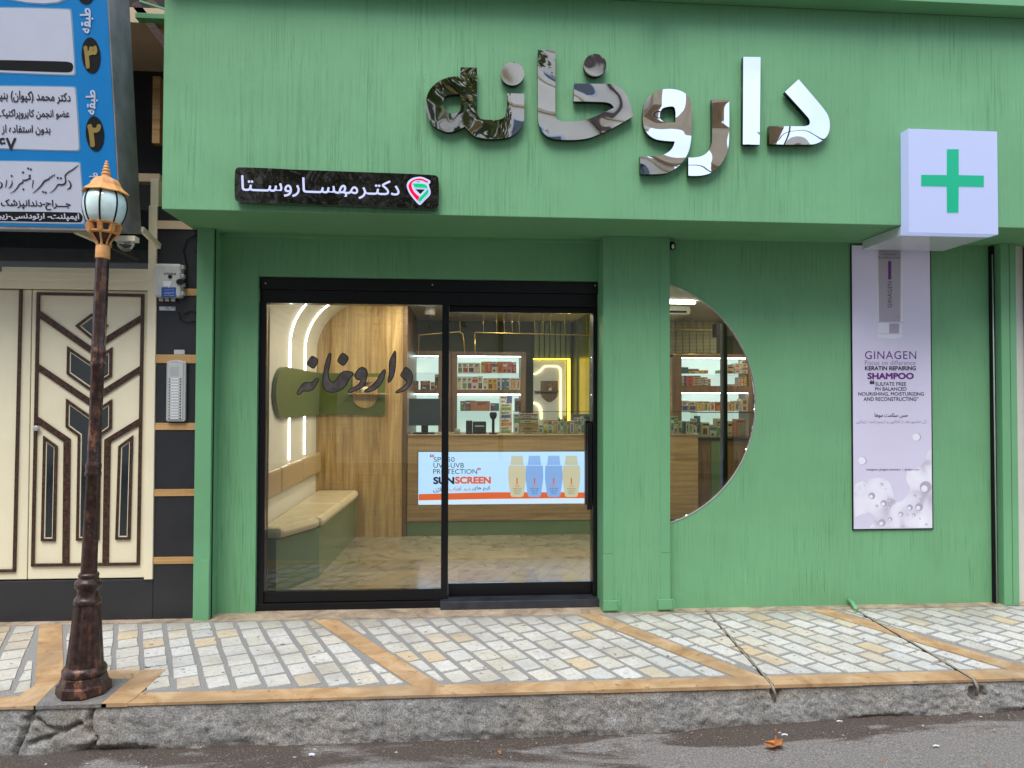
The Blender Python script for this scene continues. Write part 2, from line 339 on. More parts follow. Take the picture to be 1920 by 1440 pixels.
def tube(bm, pts, r, n=8, mi=0, caps=True):
    pts = [Vector(p) for p in pts]; rings = []
    prev = None
    for i, p in enumerate(pts):
        d = (pts[min(i+1, len(pts)-1)] - pts[max(i-1, 0)]).normalized()
        if prev is None:
            s = d.cross(Vector((0, 0, 1)))
            if s.length < 1e-3: s = Vector((1, 0, 0))
            s.normalize()
        else:
            s = (prev - d*prev.dot(d)).normalized()
        prev = s; t = d.cross(s)
        rr = r[i] if isinstance(r, (list, tuple)) else r
        rings.append([bm.verts.new(p + (s*math.cos(2*math.pi*k/n) + t*math.sin(2*math.pi*k/n))*rr) for k in range(n)])
    for a, b in zip(rings, rings[1:]):
        for k in range(n):
            f = bm.faces.new([a[k], a[(k+1) % n], b[(k+1) % n], b[k]]); f.material_index = mi; f.smooth = True
    if caps:
        for rg in (rings[0], rings[-1]): bm.faces.new(rg).material_index = mi
def lathe(bm, prof, n=24, c=(0, 0, 0), mi=0, smooth=True, phase=0.0):
    rings = []
    for r, z in prof:
        rings.append([bm.verts.new((c[0]+r*math.cos(2*math.pi*k/n+phase), c[1]+r*math.sin(2*math.pi*k/n+phase), c[2]+z)) for k in range(n)])
    for a, b in zip(rings, rings[1:]):
        for k in range(n):
            f = bm.faces.new([a[k], a[(k+1) % n], b[(k+1) % n], b[k]]); f.material_index = mi; f.smooth = smooth
    bm.faces.new(rings[0]).material_index = mi; bm.faces.new(rings[-1]).material_index = mi
def prism(bm, pts, z0, z1, mi=0):
    a = [bm.verts.new((x, y, z0)) for x, y in pts]; b = [bm.verts.new((x, y, z1)) for x, y in pts]
    n = len(pts)
    for f in ([bm.faces.new(a), bm.faces.new(b)] + [bm.faces.new([a[i], a[(i+1) % n], b[(i+1) % n], b[i]]) for i in range(n)]): f.material_index = mi
def xzprism(bm, pts, y0, y1, mi=0):      # pts (x,z)
    a = [bm.verts.new((x, y0, z)) for x, z in pts]; b = [bm.verts.new((x, y1, z)) for x, z in pts]
    n = len(pts)
    for f in ([bm.faces.new(a), bm.faces.new(b)] + [bm.faces.new([a[i], a[(i+1) % n], b[(i+1) % n], b[i]]) for i in range(n)]): f.material_index = mi

def link(name, me, mats, parent=None, bevel=0.0, recalc=True):
    o = bpy.data.objects.new(name, me); C.objects.link(o)
    for m in (mats if isinstance(mats, (list, tuple)) else [mats]):
        me.materials.append(M[m] if isinstance(m, str) else m)
    if parent is not None:
        o.parent = parent; me.transform(parent_world(parent).inverted())
    if bevel:
        b = o.modifiers.new('bevel', 'BEVEL'); b.width = bevel; b.segments = 2; b.limit_method = 'ANGLE'; b.angle_limit = rad(40)
    return o
def parent_world(p):
    m = p.matrix_basis.copy()
    while p.parent is not None:
        p = p.parent; m = p.matrix_basis @ m
    return m
def obj(name, bm, mats, parent=None, bevel=0.0, recalc=True):
    if recalc: bmesh.ops.recalc_face_normals(bm, faces=bm.faces)
    me = bpy.data.meshes.new(name); bm.to_mesh(me); bm.free()
    return link(name, me, mats, parent, bevel)
def bx(name, dims, mats, parent=None, bevel=0.0):
    bm = bmesh.new(); box(bm, *dims); return obj(name, bm, mats, parent, bevel)
def tag(o, label, cat, group=None):
    o['label'] = label; o['category'] = cat
    if group: o['group'] = group
    return o
def thing(name, label, cat, loc=(0, 0, 0), rot=None, group=None):
    o = bpy.data.objects.new(name, None); C.objects.link(o); o.location = loc; o.empty_display_size = 0.1
    if rot is not None: o.rotation_euler = rot
    o.matrix_basis = Matrix.LocRotScale(Vector(loc), o.rotation_euler, None)
    return tag(o, label, cat, group)
def struct(o, kind='structure'):
    o['kind'] = kind; return o

# planes on which flat shapes are drawn: (origin, x axis, y axis)
def facade(Y): return (Vector((0, Y, 0)), Vector((1, 0, 0)), Vector((0, 0, 1)))
def on_plane(px, py, pl):
    o, a, b = pl; n = a.cross(b); v = ray(px, py)
    t = (o-EYEP).dot(n)/v.dot(n); q = EYEP + v*t - o
    return (q.dot(a), q.dot(b))
def smooth_path(pts, seg=6):
    n = len(pts); out = []
    P = [Vector(p[:2]) for p in pts]; cor = [len(p) > 2 for p in pts]
    def tan(i):
        return Vector((0, 0)) if cor[i] else (P[(i+1) % n]-P[i-1])*0.5
    for i in range(n):
        j = (i+1) % n; a, b = P[i], P[j]
        if cor[i] and cor[j]: out.append(a); continue
        ta, tb = tan(i), tan(j); d = (b-a).length
        if ta.length > d: ta = ta.normalized()*d
        if tb.length > d: tb = tb.normalized()*d
        if cor[i]: ta = (b-a) - tb*0.5 if tb.length else (b-a)
        if cor[j]: tb = (b-a) - ta*0.5 if ta.length else (b-a)
        for k in range(seg):
            t = k/seg; t2, t3 = t*t, t*t*t
            out.append(a*(2*t3-3*t2+1) + ta*(t3-2*t2+t) + b*(-2*t3+3*t2) + tb*(t3-t2))
    return out
def mesh2d(contours, depth, offset=0.0, bevel=0.0):
    """filled flat shape with holes, extruded from 0 to depth along local z"""
    cu = bpy.data.curves.new('tmp', 'CURVE'); cu.dimensions = '2D'; cu.fill_mode = 'BOTH'
    cu.extrude = depth/2; cu.offset = offset; cu.bevel_depth = bevel; cu.bevel_resolution = 1
    for c in contours:
        s = cu.splines.new('POLY'); s.points.add(len(c)-1)
        for p, q in zip(s.points, c): p.co = (q[0], q[1], 0, 1)
        s.use_cyclic_u = True
    return curve_to_mesh(cu, depth/2)
def curve_to_mesh(cu, lift):
    o = bpy.data.objects.new('tmp', cu); C.objects.link(o)
    dg = bpy.context.evaluated_depsgraph_get(); dg.update()
    me = bpy.data.meshes.new_from_object(o.evaluated_get(dg)); me.materials.clear()
    bpy.data.objects.remove(o); bpy.data.curves.remove(cu)
    me.transform(Matrix.Translation((0, 0, lift))); return me
def to_plane(me, pl, lift=0.0):
    o, a, b = pl; n = a.cross(b)
    me.transform(Matrix(((a.x, b.x, n.x, o.x+n.x*lift), (a.y, b.y, n.y, o.y+n.y*lift), (a.z, b.z, n.z, o.z+n.z*lift), (0, 0, 0, 1))))
    return me
def plate(name, contours, pl, depth, mats, parent=None, lift=0.0, px=True, seg=6, offset=0.0, bevel=0.0):
    """contours traced in picture pixels and unrolled onto the plane pl"""
    cc = []
    for c in contours:
        s = smooth_path(c, seg)
        cc.append([on_plane(p.x, p.y, pl) if px else (p.x, p.y) for p in s])
    me = to_plane(mesh2d(cc, depth, offset, bevel), pl, lift)
    o = link(name, me, mats, parent)
    if isinstance(mats, (list, tuple)) and len(mats) > 1:
        n = pl[1].cross(pl[2])
        if parent is not None: n = parent_world(parent).to_3x3().inverted() @ n
        for p in me.polygons: p.material_index = 0 if p.normal.dot(n) > 0.7 else 1
    return o
def zc(pts, ox, oy, s): return [((p[0]/s+ox), (p[1]/s+oy), *p[2:]) for p in pts]
def rect(x0, y0, x1, y1): return [(x0, y0, 1), (x1, y0, 1), (x1, y1, 1), (x0, y1, 1)]
def circ(cx, cy, r, n=28, ry=None): return [(cx+r*math.cos(2*math.pi*k/n), cy+(ry or r)*math.sin(2*math.pi*k/n), 1) for k in range(n)]

# ------------------------------------------------------------------ lettering
AR = {'ا': (0xFE8D, 2), 'آ': (0xFE81, 2), 'ب': (0xFE8F, 4), 'پ': (0xFB56, 4), 'ت': (0xFE95, 4), 'ج': (0xFE9D, 4), 'چ': (0xFB7A, 4),
      'ح': (0xFEA1, 4), 'خ': (0xFEA5, 4), 'د': (0xFEA9, 2), 'ر': (0xFEAD, 2), 'ز': (0xFEAF, 2), 'ژ': (0xFB8A, 2), 'س': (0xFEB1, 4),
      'ش': (0xFEB5, 4), 'ص': (0xFEB9, 4), 'ض': (0xFEBD, 4), 'ط': (0xFEC1, 4), 'ع': (0xFEC9, 4), 'ف': (0xFED1, 4), 'ق': (0xFED5, 4),
      'ک': (0xFB8E, 4), 'گ': (0xFB92, 4), 'ل': (0xFEDD, 4), 'م': (0xFEE1, 4), 'ن': (0xFEE5, 4), 'ه': (0xFEE9, 4), 'و': (0xFEED, 2), 'ی': (0xFBFC, 4)}
def persian(s):
    out = []
    for i, ch in enumerate(s):
        if ch not in AR: out.append({'(': ')', ')': '('}.get(ch, ch)); continue
        pj = i > 0 and (s[i-1] == 'ـ' or (s[i-1] in AR and AR[s[i-1]][1] == 4))
        nj = i+1 < len(s) and (s[i+1] == 'ـ' or s[i+1] in AR) and AR[ch][1] == 4
        base, k = AR[ch]
        out.append(chr(base + (0 if not pj and not nj else 1 if pj and not nj else 2 if nj and not pj else 3)))
    r = ''.join(reversed(out))
    # numbers keep their own direction
    res, run = '', ''
    for ch in r:
        if '۰' <= ch <= '۹': run = ch + run
        else: res += run + ch; run = ''
    return res + run
def text_mesh(body, bold=0.0, spacing=1.0):
    cu = bpy.data.curves.new('t', 'FONT'); cu.body = body; cu.size = 1; cu.fill_mode = 'FRONT'; cu.extrude = 0; cu.resolution_u = 4
    cu.space_character = spacing
    me = curve_to_mesh(cu, 0)
    bm = bmesh.new(); bm.from_mesh(me); bpy.data.meshes.remove(me)
    # strokes that touch each other lie a hair apart
    bm.verts.ensure_lookup_table(); seen = set(); isl = []
    for v in bm.verts:
        if v in seen: continue
        st = [v]; seen.add(v); grp = []
        while st:
            a = st.pop(); grp.append(a)
            for e in a.link_edges:
                b = e.other_vert(a)
                if b not in seen: seen.add(b); st.append(b)
        isl.append(grp)
    for k, g in enumerate(isl):
        for v in g: v.co.z = (k % 3)*0.006
    if bold:
        src = list(bm.faces)
        for k in range(8):
            a = 2*math.pi*k/8
            d = bmesh.ops.duplicate(bm, geom=src + list({v for f in src for v in f.verts}) + list({e for f in src for e in f.edges}))
            for g in d['geom']:
                if isinstance(g, bmesh.types.BMVert): g.co += Vector((math.cos(a)*bold, math.sin(a)*bold, 0.0015*(k+1)))
    for f in bm.faces:
        f.normal_update()
        if f.normal.z < 0: f.normal_flip()
    me = bpy.data.meshes.new('t'); bm.to_mesh(me); bm.free(); return me
def text(name, body, quad, pl, mat, parent=None, bold=0.0, lift=0.002, px=True, spacing=1.0):
    """quad: top-left, top-right, bottom-right, bottom-left of the written line, in picture pixels"""
    me = text_mesh(body, bold, spacing)
    xs = [v.co.x for v in me.vertices]; ys = [v.co.y for v in me.vertices]
    x0, x1, y0, y1 = min(xs), max(xs), min(ys), max(ys)
    if len(quad) == 2:
        (a, b), (c, d) = quad; quad = ((a, b), (c, b), (c, d), (a, d))
    q = [Vector(on_plane(*p, pl)) if px else Vector(p) for p in quad]
    for v in me.vertices:
        s = (v.co.x-x0)/(x1-x0); t = (y1-v.co.y)/(y1-y0)
        p = (q[0]*(1-s)+q[1]*s)*(1-t) + (q[3]*(1-s)+q[2]*s)*t
        v.co = (p.x, p.y, v.co.z*0.04)
    to_plane(me, pl, lift)
    return link(name, me, mat, parent)

# ------------------------------------------------------------------ world and light
w = bpy.data.worlds.new('World'); sc.world = w; w.use_nodes = True
nt = w.node_tree; bg = nt.nodes['Background']; sky = nt.nodes.new('ShaderNodeTexSky'); sky.sky_type = 'NISHITA'
SUN_EL, SUN_AZ = 60, 200       # high, from behind the photographer
sky.sun_disc = False; sky.sun_elevation = rad(SUN_EL); sky.sun_rotation = rad(SUN_AZ); sky.air_density = 1.0; sky.dust_density = 1.5; sky.ozone_density = 1.0
# a bright thin overcast veils the blue
tcw = nt.nodes.new('ShaderNodeTexCoord'); nz = nt.nodes.new('ShaderNodeTexNoise'); nz.inputs['Scale'].default_value = 2.2; nz.inputs['Detail'].default_value = 6
L(nt, tcw.outputs['Generated'], nz.inputs['Vector'])
cl = ramp(nt, nz.outputs['Fac'], [(0.40, (0.35,)*3), (0.62, (0.85,)*3)])
L(nt, mixc(nt, cl, sky.outputs[0], (4.4, 5.4, 7.2)), bg.inputs['Color']); bg.inputs['Strength'].default_value = 0.15
sun = bpy.data.lights.new('sun', 'SUN'); sun.energy = 2.1; sun.angle = rad(38); sun.color = (1, 0.96, 0.9)
so = bpy.data.objects.new('sun', sun); C.objects.link(so)
az = rad(SUN_AZ); el = rad(SUN_EL)
dirv = Vector((math.sin(az)*math.cos(el), math.cos(az)*math.cos(el), math.sin(el)))
so.rotation_euler = dirv.to_track_quat('Z', 'Y').to_euler()
sc.view_settings.view_transform = 'Standard'; sc.view_settings.look = 'None'; sc.view_settings.exposure = EXPO = 0.78; sc.view_settings.gamma = 1
sc.cycles.max_bounces = 8; sc.cycles.transparent_max_bounces = 16; sc.cycles.sample_clamp_indirect = 6
sc.cycles.caustics_reflective = False

# ------------------------------------------------------------------ ground, road, pavement, kerb
YP, YW, YL, YF, ZS, ZT = 4.62, 4.68, 4.77, 4.18, 2.475, 3.80
YK = 3.40
def road_z(x): return -0.21 + 0.06*min(1, max(0, (x-0.8)/2.1))
bm = bmesh.new()
prism(bm, [(-150, -150), (150, -150), (150, 150), (-150, 150)], -0.80, -0.45)
struct(obj('ground', bm, 'patch'))
bm = bmesh.new()
xs = [-40, -20, -8] + [-4+0.1*i for i in range(91)] + [7, 12, 25, 40]
ys = [-4.2, -2, 0, 1.5] + [2.4+0.05*i for i in range(25)]
gr = [[bm.verts.new((x, y, road_z(x) + (0.012*noise.noise(Vector((x*1.3, y*2.5, 0))) + 0.006*noise.noise(Vector((x*6, y*7, 3))) if y > 2 else 0))) for y in ys] for x in xs]
for i in range(len(xs)-1):
    for j in range(len(ys)-1):
        f = bm.faces.new([gr[i][j], gr[i+1][j], gr[i+1][j+1], gr[i][j+1]]); f.smooth = True
struct(obj('road', bm, 'asphalt'))

# pavement: one slab of joint mortar, stones and ochre bands let into it
bm = bmesh.new()
box(bm, -30, 30, YK+0.03, 4.80, -0.30, 0.0, 0)
XB, XFr, BW = 4.60, 3.53, 0.135
bands = [(-5.75, -5.2), (-4.15, -3.6), (-2.56, -1.98), (-0.905, -0.227), (0.77, 1.385), (2.333, 2.843), (3.93, 4.42), (5.5, 6.0)]
def bx_at(b, y): return b[0] + (b[1]-b[0])*(4.60-y)/(4.60-3.53)
box(bm, -30, 30, YK-0.002, 3.515, -0.007, 0.005, 2)
box(bm, -30, 30, 4.60, 4.80, -0.01, 0.0045, 4)
for b in bands:
    prism(bm, [(bx_at(b, 3.515), 3.515), (bx_at(b, 3.515)+BW, 3.515), (bx_at(b, 4.60)+BW, 4.60), (bx_at(b, 4.60), 4.60)], -0.01, 0.0045, 2)
def clip(poly, a, b):       # keep left of a->b
    out = []
    for i, p in enumerate(poly):
        q = poly[(i+1) % len(poly)]
        sp = (b[0]-a[0])*(p[1]-a[1])-(b[1]-a[1])*(p[0]-a[0]); sq = (b[0]-a[0])*(q[1]-a[1])-(b[1]-a[1])*(q[0]-a[0])
        if sp >= 0: out.append(p)
        if sp*sq < 0:
            t = sp/(sp-sq); out.append((p[0]+(q[0]-p[0])*t, p[1]+(q[1]-p[1])*t))
    return out
def area(p): return abs(sum(p[i][0]*p[(i+1) % len(p)][1]-p[(i+1) % len(p)][0]*p[i][1] for i in range(len(p))))/2
th = rad(24); ud = (math.cos(th), math.sin(th)); vd = (math.sin(th), -math.cos(th))
for k in range(len(bands)-1):
    A, B = bands[k], bands[k+1]; g = 0.022
    lines = [((bx_at(A, 4.6)+BW+g, 4.6), (bx_at(A, 3.5)+BW+g, 3.5)), ((bx_at(B, 3.5)-g, 3.5), (bx_at(B, 4.6)-g, 4.6)), ((-30, 3.515+g), (30, 3.515+g)), ((30, 4.60-g), (-30, 4.60-g))]
    for i in range(-60, 60):
        for j in range(-45, 45):
            cu = i*0.130; cv = j*0.162 + (i*0.060 % 0.162)
            c = (k*0.03 + cu*ud[0]+cv*vd[0], 4.05 + cu*ud[1]+cv*vd[1])
            if not (bx_at(A, c[1])-0.1 < c[0] < bx_at(B, c[1])+0.1 and 3.4 < c[1] < 4.7): continue
            hw = 0.0520+random.uniform(-.004, .0025); hh = 0.0715+random.uniform(-.005, .003); ro = random.uniform(-.03, .03)
            poly = []
            for sx, sy in ((-1, -1), (1, -1), (1, 1), (-1, 1)):
                a_ = sx*hw+random.uniform(-.0025, .0025); b_ = sy*hh+random.uniform(-.0025, .0025)
                a_, b_ = a_*math.cos(ro)-b_*math.sin(ro), a_*math.sin(ro)+b_*math.cos(ro)
                poly.append((c[0]+a_*ud[0]+b_*vd[0], c[1]+a_*ud[1]+b_*vd[1]))
            poly = poly[::-1]
            for a, b in lines:
                poly = clip(poly, a, b)
                if len(poly) < 3: break
            if len(poly) >= 3 and area(poly) > 0.0022:
                q = [p for n_, p in enumerate(poly) if (p[0]-poly[n_-1][0])**2+(p[1]-poly[n_-1][1])**2 > 1e-6]
                prism(bm, q, -0.01, 0.004+random.uniform(0, .0025), 1)
# around the lamp post: concrete patch framed in ochre
def z3(pts, z=0.0):
    return [(a, max(b, YK-.003)) for a, b in (G(x/2.769, 920+y/2.769, z) for x, y in pts)]
prism(bm, z3([(150, 1142), (320, 955), (550, 975), (700, 975), (530, 1132), (340, 1134)]), -0.01, 0.0062, 3)
prism(bm, z3([(105, 1068), (285, 950), (350, 950), (165, 1138), (100, 1142)]), -0.01, 0.0075, 2)
prism(bm, z3([(522, 1118), (735, 938), (862, 935), (700, 1085), (660, 1112)]), -0.01, 0.0080, 2)
prism(bm, z3([(520, 983), (520, 940), (728, 940), (672, 985)]), -0.01, 0.0070, 2)
# shallow wash of newer kerb stones
prism(bm, [(0.665, YK-.003), (1.99, YK-.003), (1.94, 3.50), (0.66, 3.50)], -0.009, 0.0075, 2)
struct(obj('pavement', bm, ['grout', 'tile', 'ochre', 'patch', 'ochre_dull']))

# kerb face
def seg_d(px, pz, a, b):
    ax, az_ = a; bx_, bz = b; t = max(0, min(1, ((px-ax)*(bx_-ax)+(pz-az_)*(bz-az_))/((bx_-ax)**2+(bz-az_)**2)))
    return math.hypot(px-ax-t*(bx_-ax), pz-az_-t*(bz-az_))
cr_lines = []
for pl in ([(170, 1145), (150, 1190), (125, 1260), (95, 1330), (75, 1385)], [(480, 1120), (462, 1190), (470, 1260), (500, 1290), (450, 1370)], [(125, 1195), (190, 1190), (240, 1230), (330, 1250), (420, 1210)], [(330, 1250), (240, 1290), (160, 1310)],
           ):
    q = [U(x/2.769, 920+y/2.769, YK) for x, y in pl]; cr_lines += list(zip(q, q[1:]))
holes = [(U(1455, 1300, YK), 0.028, 0.045, 0.06), (U(1832, 1300, YK), 0.045, 0.04, 0.09)]
bm = bmesh.new()
nx = 1400; x0, x1 = -6.5, 7.5; rows = 22
gv = []
for i in range(nx+1):
    x = x0+(x1-x0)*i/nx; col = []; zb = road_z(x)-0.03
    for j in range(rows+1):
        t = j/rows; z = 0.0-0.001 + (zb)*t
        y = YK + 0.002 - 0.012*t
        amp = min(1, t*5)
        d = 0.010*noise.noise(Vector((x*1.8, 0, z*3))) + 0.005*noise.noise(Vector((x*9, 1, z*12))) + 0.006*noise.noise(Vector((x*33, 2, z*40))) + 0.006*noise.noise(Vector((x*75, 5, z*85))) - 0.012*max(0, noise.noise(Vector((x*24, 9, z*30)))-.28)*2
        und = max(0, (t-0.72))*0.16*max(0, 0.35+noise.noise(Vector((x*2.2, 7, 0)))*2.0)
        y += (d*amp) + 0.004 + und
        for a, b in cr_lines:
            if abs(x-a[0]) < 0.2:
                dd = seg_d(x, z, a, b)
                if dd < 0.014: y += 0.035*(1-dd/0.014)
        for (hx, hz), rx, rz, dp in holes:
            e = ((x-hx)/rx)**2 + ((z-(hz))/rz)**2 + 0.5*noise.noise(Vector((x*30, z*30, 0)))
            if e < 1: y += dp*(1-e)**0.5
        col.append(bm.verts.new((x, y, z)))
    gv.append(col)
for i in range(nx):
    for j in range(rows):
        f = bm.faces.new([gv[i][j], gv[i][j+1], gv[i+1][j+1], gv[i+1][j]]); f.smooth = True
        xm = gv[i][j].co.x; zm = gv[i][j].co.z
        if 0.62 < xm < 1.98 and zm > -0.022-0.020*(1+math.sin(xm*5))+0.014*noise.noise(Vector((xm*14, 0, 2))): f.material_index = 1
for xa, xb in ((-30, x0), (x1, 30)): box(bm, xa, xb, YK+0.004, YK+0.05, -0.30, -0.002)
struct(obj('kerb', bm, ['kerb', 'mortar'], recalc=False))

# gutter grit: what nobody would count
bm = bmesh.new()
for _ in range(2600):
    x = random.uniform(-4, 5); y = YK - 0.02 - abs(random.gauss(0, 0.13)) if random.random() < 0.6 else random.uniform(2.6, 3.37)
    r = random.choice([0.0012, 0.0018, 0.0018, 0.0026, 0.004]) if random.random() < .985 else 0.008
    z = road_z(x)+0.004
    vs = [bm.verts.new((x+r*random.uniform(.5, 1.3)*a, y+r*random.uniform(.5, 1.3)*b, z+r*random.uniform(.4, 1)*c)) for a, b, c in ((1, 0, 0), (0, 1, 0), (-1, 0, 0), (0, -1, 0), (0, 0, 1))]
    mi = random.choice([0, 0, 1, 2])
    for k in range(4): bm.faces.new([vs[k], vs[(k+1) % 4], vs[4]]).material_index = mi
struct(obj('gutter_grit', bm, ['grit', 'mortar', 'dry_leaf'], recalc=False), 'stuff')

# fallen leaf
def leaf_obj():
    c = Vector(G(1452, 1398, road_z(1.6))); pts = []
    base = zc([(650, 783), (700, 778), (655, 757), (705, 762), (712, 742), (722, 766), (748, 757), (742, 775), (752, 795), (725, 792), (700, 806), (690, 796)], 1180, 1100, 2.595)
    P = [G(p[0], p[1], road_z(1.6)+0.004) for p in base]
    cx_ = sum(p[0] for p in P)/len(P); cy_ = sum(p[1] for p in P)/len(P)
    bm = bmesh.new()
    ce = bm.verts.new((cx_, cy_, road_z(1.6)+0.006))
    vs = [bm.verts.new((x, y, road_z(1.6)+0.004+random.uniform(.004, .022))) for x, y in P]
    for i in range(len(vs)): bm.faces.new([ce, vs[i], vs[(i+1) % len(vs)]])
    tube(bm, [(cx_, cy_, road_z(1.6)+.007), (cx_+.05, cy_-.03, road_z(1.6)+.012)], .0012, 5)
    o = obj('fallen_leaf', bm, 'dry_leaf', recalc=False)
    s = o.modifiers.new('s', 'SOLIDIFY'); s.thickness = 0.0008
    tag(o, 'orange dry lobed leaf lying on the road below the kerb', 'leaf')
leaf_obj()
for k, (px, py, lab) in enumerate([(585, 1419, 'flat white scrap of litter on the road under the left of the kerb'), (1574, 1356, 'white cigarette end lying in the gutter right of the leaf'), (1755, 1402, 'small pale stub lying on the road at far right'), (1471, 1381, 'white cigarette end lying in the gutter just above the leaf')]):
    zz = road_z(ux(px, 3.2)); x, y = G(px, py, zz)
    bm = bmesh.new(); tube(bm, [(x-.014, y, zz+.008), (x, y+.003, zz+.009), (x+.014, y-.004, zz+.008)], .0045 if k else .007, 7)
    tag(obj('litter', bm, 'sticker_white'), lab, 'litter')

# cables let into the pavement
def cable(name, pts, r, label, cat, mats='cable', end=None):
    t = thing(name, label, cat, (*pts[0][:2], 0))
    bm = bmesh.new(); q = []
    n = 40
    for i in range(n+1):
        a = i/n; x = pts[0][0]+(pts[1][0]-pts[0][0])*a; y = pts[0][1]+(pts[1][1]-pts[0][1])*a
        q.append((x+.006*noise.noise(Vector((i*.4, 0, r*900))), y, .006+.003*noise.noise(Vector((i*.9, 4, 0)))))
    q.append((q[-1][0]+.012, YK-.012, -.03)); q.append((q[-1][0]+.004, YK+.004, -.075))
    tube(bm, q, r, 8); obj('cable', bm, mats, t)
    bm = bmesh.new()
    d = Vector((pts[1][0]-pts[0][0], pts[1][1]-pts[0][1])).normalized(); s = Vector((-d.y, d.x))*(r*1.25)
    prism(bm, [(pts[0][0]+s.x, pts[0][1]+s.y), (pts[1][0]+s.x, pts[1][1]+s.y), (pts[1][0]-s.x, pts[1][1]-s.y), (pts[0][0]-s.x, pts[0][1]-s.y)], -.005, .0088)
    obj('groove', bm, 'soil', t)
    if end:
        bm = bmesh.new(); tube(bm, end, .014, 10); obj('pipe_end', bm, 'green_metal', t)
cable('ground_cable', [G(1325, 1147), G(1448, 1287)], .0062, 'thin dirty cable let into the pavement right of the half-round window', 'cable')
cable('ground_cable', [G(1606, 1146), G(1826, 1276)], .0072, 'cable crossing the pavement from a green pipe end under the poster', 'cable',
      end=[(G(1585, 1132)[0]-.01, YW-.01, .045), (G(1588, 1134)[0], YW-.05, .03), (*G(1606, 1148), .012)])

# ------------------------------------------------------------------ the pharmacy building
B = thing('pharmacy_building', 'green combed-plaster shop front with deep fascia above glass door and half-round window', 'building', (1.0, YW, 0))
XL, XR = -1.70, 3.95
# fascia: a deep box
fx0 = U(303, 393, YF)[0]; FX1 = 4.6
bm = bmesh.new(); box(bm, fx0, FX1, YF, YL+.2, ZS, ZT)
obj('fascia', bm, 'green', B, bevel=0.004)
# ledge over the fascia
bm = bmesh.new(); box(bm, fx0, FX1, YF-.13, YF+.10, ZT+.002, ZT+.085)
obj('ledge', bm, 'green_metal', B, bevel=0.003)
# thin drip strip at the back of the soffit
bm = bmesh.new(); box(bm, -1.53, 0.95, YL-.03, YL-.002, ZS-.022, ZS-.001); obj('soffit_strip', bm, 'green_metal', B)
# wall round the door
dx0, dx1, dz1 = -1.315, 0.945, 2.20
bm = bmesh.new()
box(bm, -1.60, dx0, YL, YL+.25, 0, ZS)
box(bm, dx0, 1.0, YL, YL+.25, dz1, ZS)
obj('door_wall', bm, 'green', B)
# posts and pillar
lp0, lp1 = U(361, 1165, YP)[0], U(392, 1165, YP)[0]
bm = bmesh.new(); box(bm, lp0-.0, lp1, YP, YP+.03, 0, ZS); obj('post', bm, 'green_metal', B, bevel=.003)
bm = bmesh.new(); box(bm, lp0+.045, lp1-.003, YP-.004, YP+.001, 0, U(375, 1050, YP)[1]); obj('cover_strip', bm, 'green_metal', B, bevel=.001)
bm = bmesh.new(); box(bm, lp0, lp1-.004, YP+.046, YL+.01, 0, ZS); obj('jamb', bm, 'green', B)
bm = bmesh.new(); box(bm, lp0, lp1+.002, YP+.031, YP+.045, 0, ZS); obj('gap_shade', bm, 'strip_black', B)  # black strip painted in for the shade of the gap beside the post
bm = bmesh.new(); box(bm, 0.947, 1.394, YP, YP+.25, 0.0, ZS); obj('pillar', bm, 'green', B, bevel=.004)
for a, b in ((.9475, 1.013), (1.328, 1.3935)):
    bm = bmesh.new(); box(bm, a, b, YP-.003, YP+.002, .39, ZS-.02); obj('cover_strip', bm, 'green_metal', B, bevel=.001)
    bm = bmesh.new(); box(bm, a, b, YP-.0035, YP+.002, .03, .387); obj('cover_strip', bm, 'green_metal', B, bevel=.001)
for a, b in ((.945, 1.045), (1.31, 1.41)):     # folded tabs at the foot
    bm = bmesh.new(); box(bm, a, b, YP-.016, YP-.004, .02, .085); tube(bm, [(b-.006, YP-.02, .09), (b+.004, YP-.03, .06), (b-.004, YP-.024, .012)], .004, 6)
    obj('foot_tab', bm, 'green_metal', B, bevel=.002)
rp0, rpm, rp1 = 3.703, 3.765, 3.812
for a, b in ((rp0, rpm-.002), (rpm+.002, rp1)):
    bm = bmesh.new(); box(bm, a, b, YP-.02, YP+.12, 0, ZS); obj('post', bm, 'green_metal', B, bevel=.003)
bm = bmesh.new(); box(bm, rp0-.028, rp0-.003, YP+.035, YP+.10, 0, ZS-.01); obj('gap_shade', bm, 'strip_black', B)  # black strip stands for the shaded gap at the right post
bm = bmesh.new(); tube(bm, [(rp0-.038, YP-.0, 0.02), (rp0-.045, YP-.0, 2.40)], .004, 6); obj('wire', bm, 'silver', B)
# window wall with round opening
CXW, CZW, RW = 1.17, 1.371, 0.836
xa, xb = 1.394, 3.70
ths = [math.acos((xa-CXW)/RW)*(1-2*i/72) for i in range(73)]
arc = [(CXW+RW*math.cos(t), CZW+RW*math.sin(t)) for t in ths]
bm = bmesh.new()
for Y in (YW, YW+.16):
    pass
def strip(bm, ring_a, ring_b):
    for i in range(len(ring_a)-1): bm.faces.new([ring_a[i], ring_a[i+1], ring_b[i+1], ring_b[i]])
for Y in (YW, YW+.024):
    fa = [bm.verts.new((x, Y, z)) for x, z in arc]; fb = [bm.verts.new((xb, Y, z)) for x, z in arc]
    strip(bm, fa, fb)
    t0 = bm.verts.new((xa, Y, ZS)); t1 = bm.verts.new((xb, Y, ZS)); bm.faces.new([fa[0], fb[0], t1, t0])
    b0 = bm.verts.new((xa, Y, 0)); b1 = bm.verts.new((xb, Y, 0)); bm.faces.new([fa[-1], b0, b1, fb[-1]])
    if Y == YW: f0 = fa
    else: strip(bm, f0, fa)
obj('window_wall', bm, 'green', B)
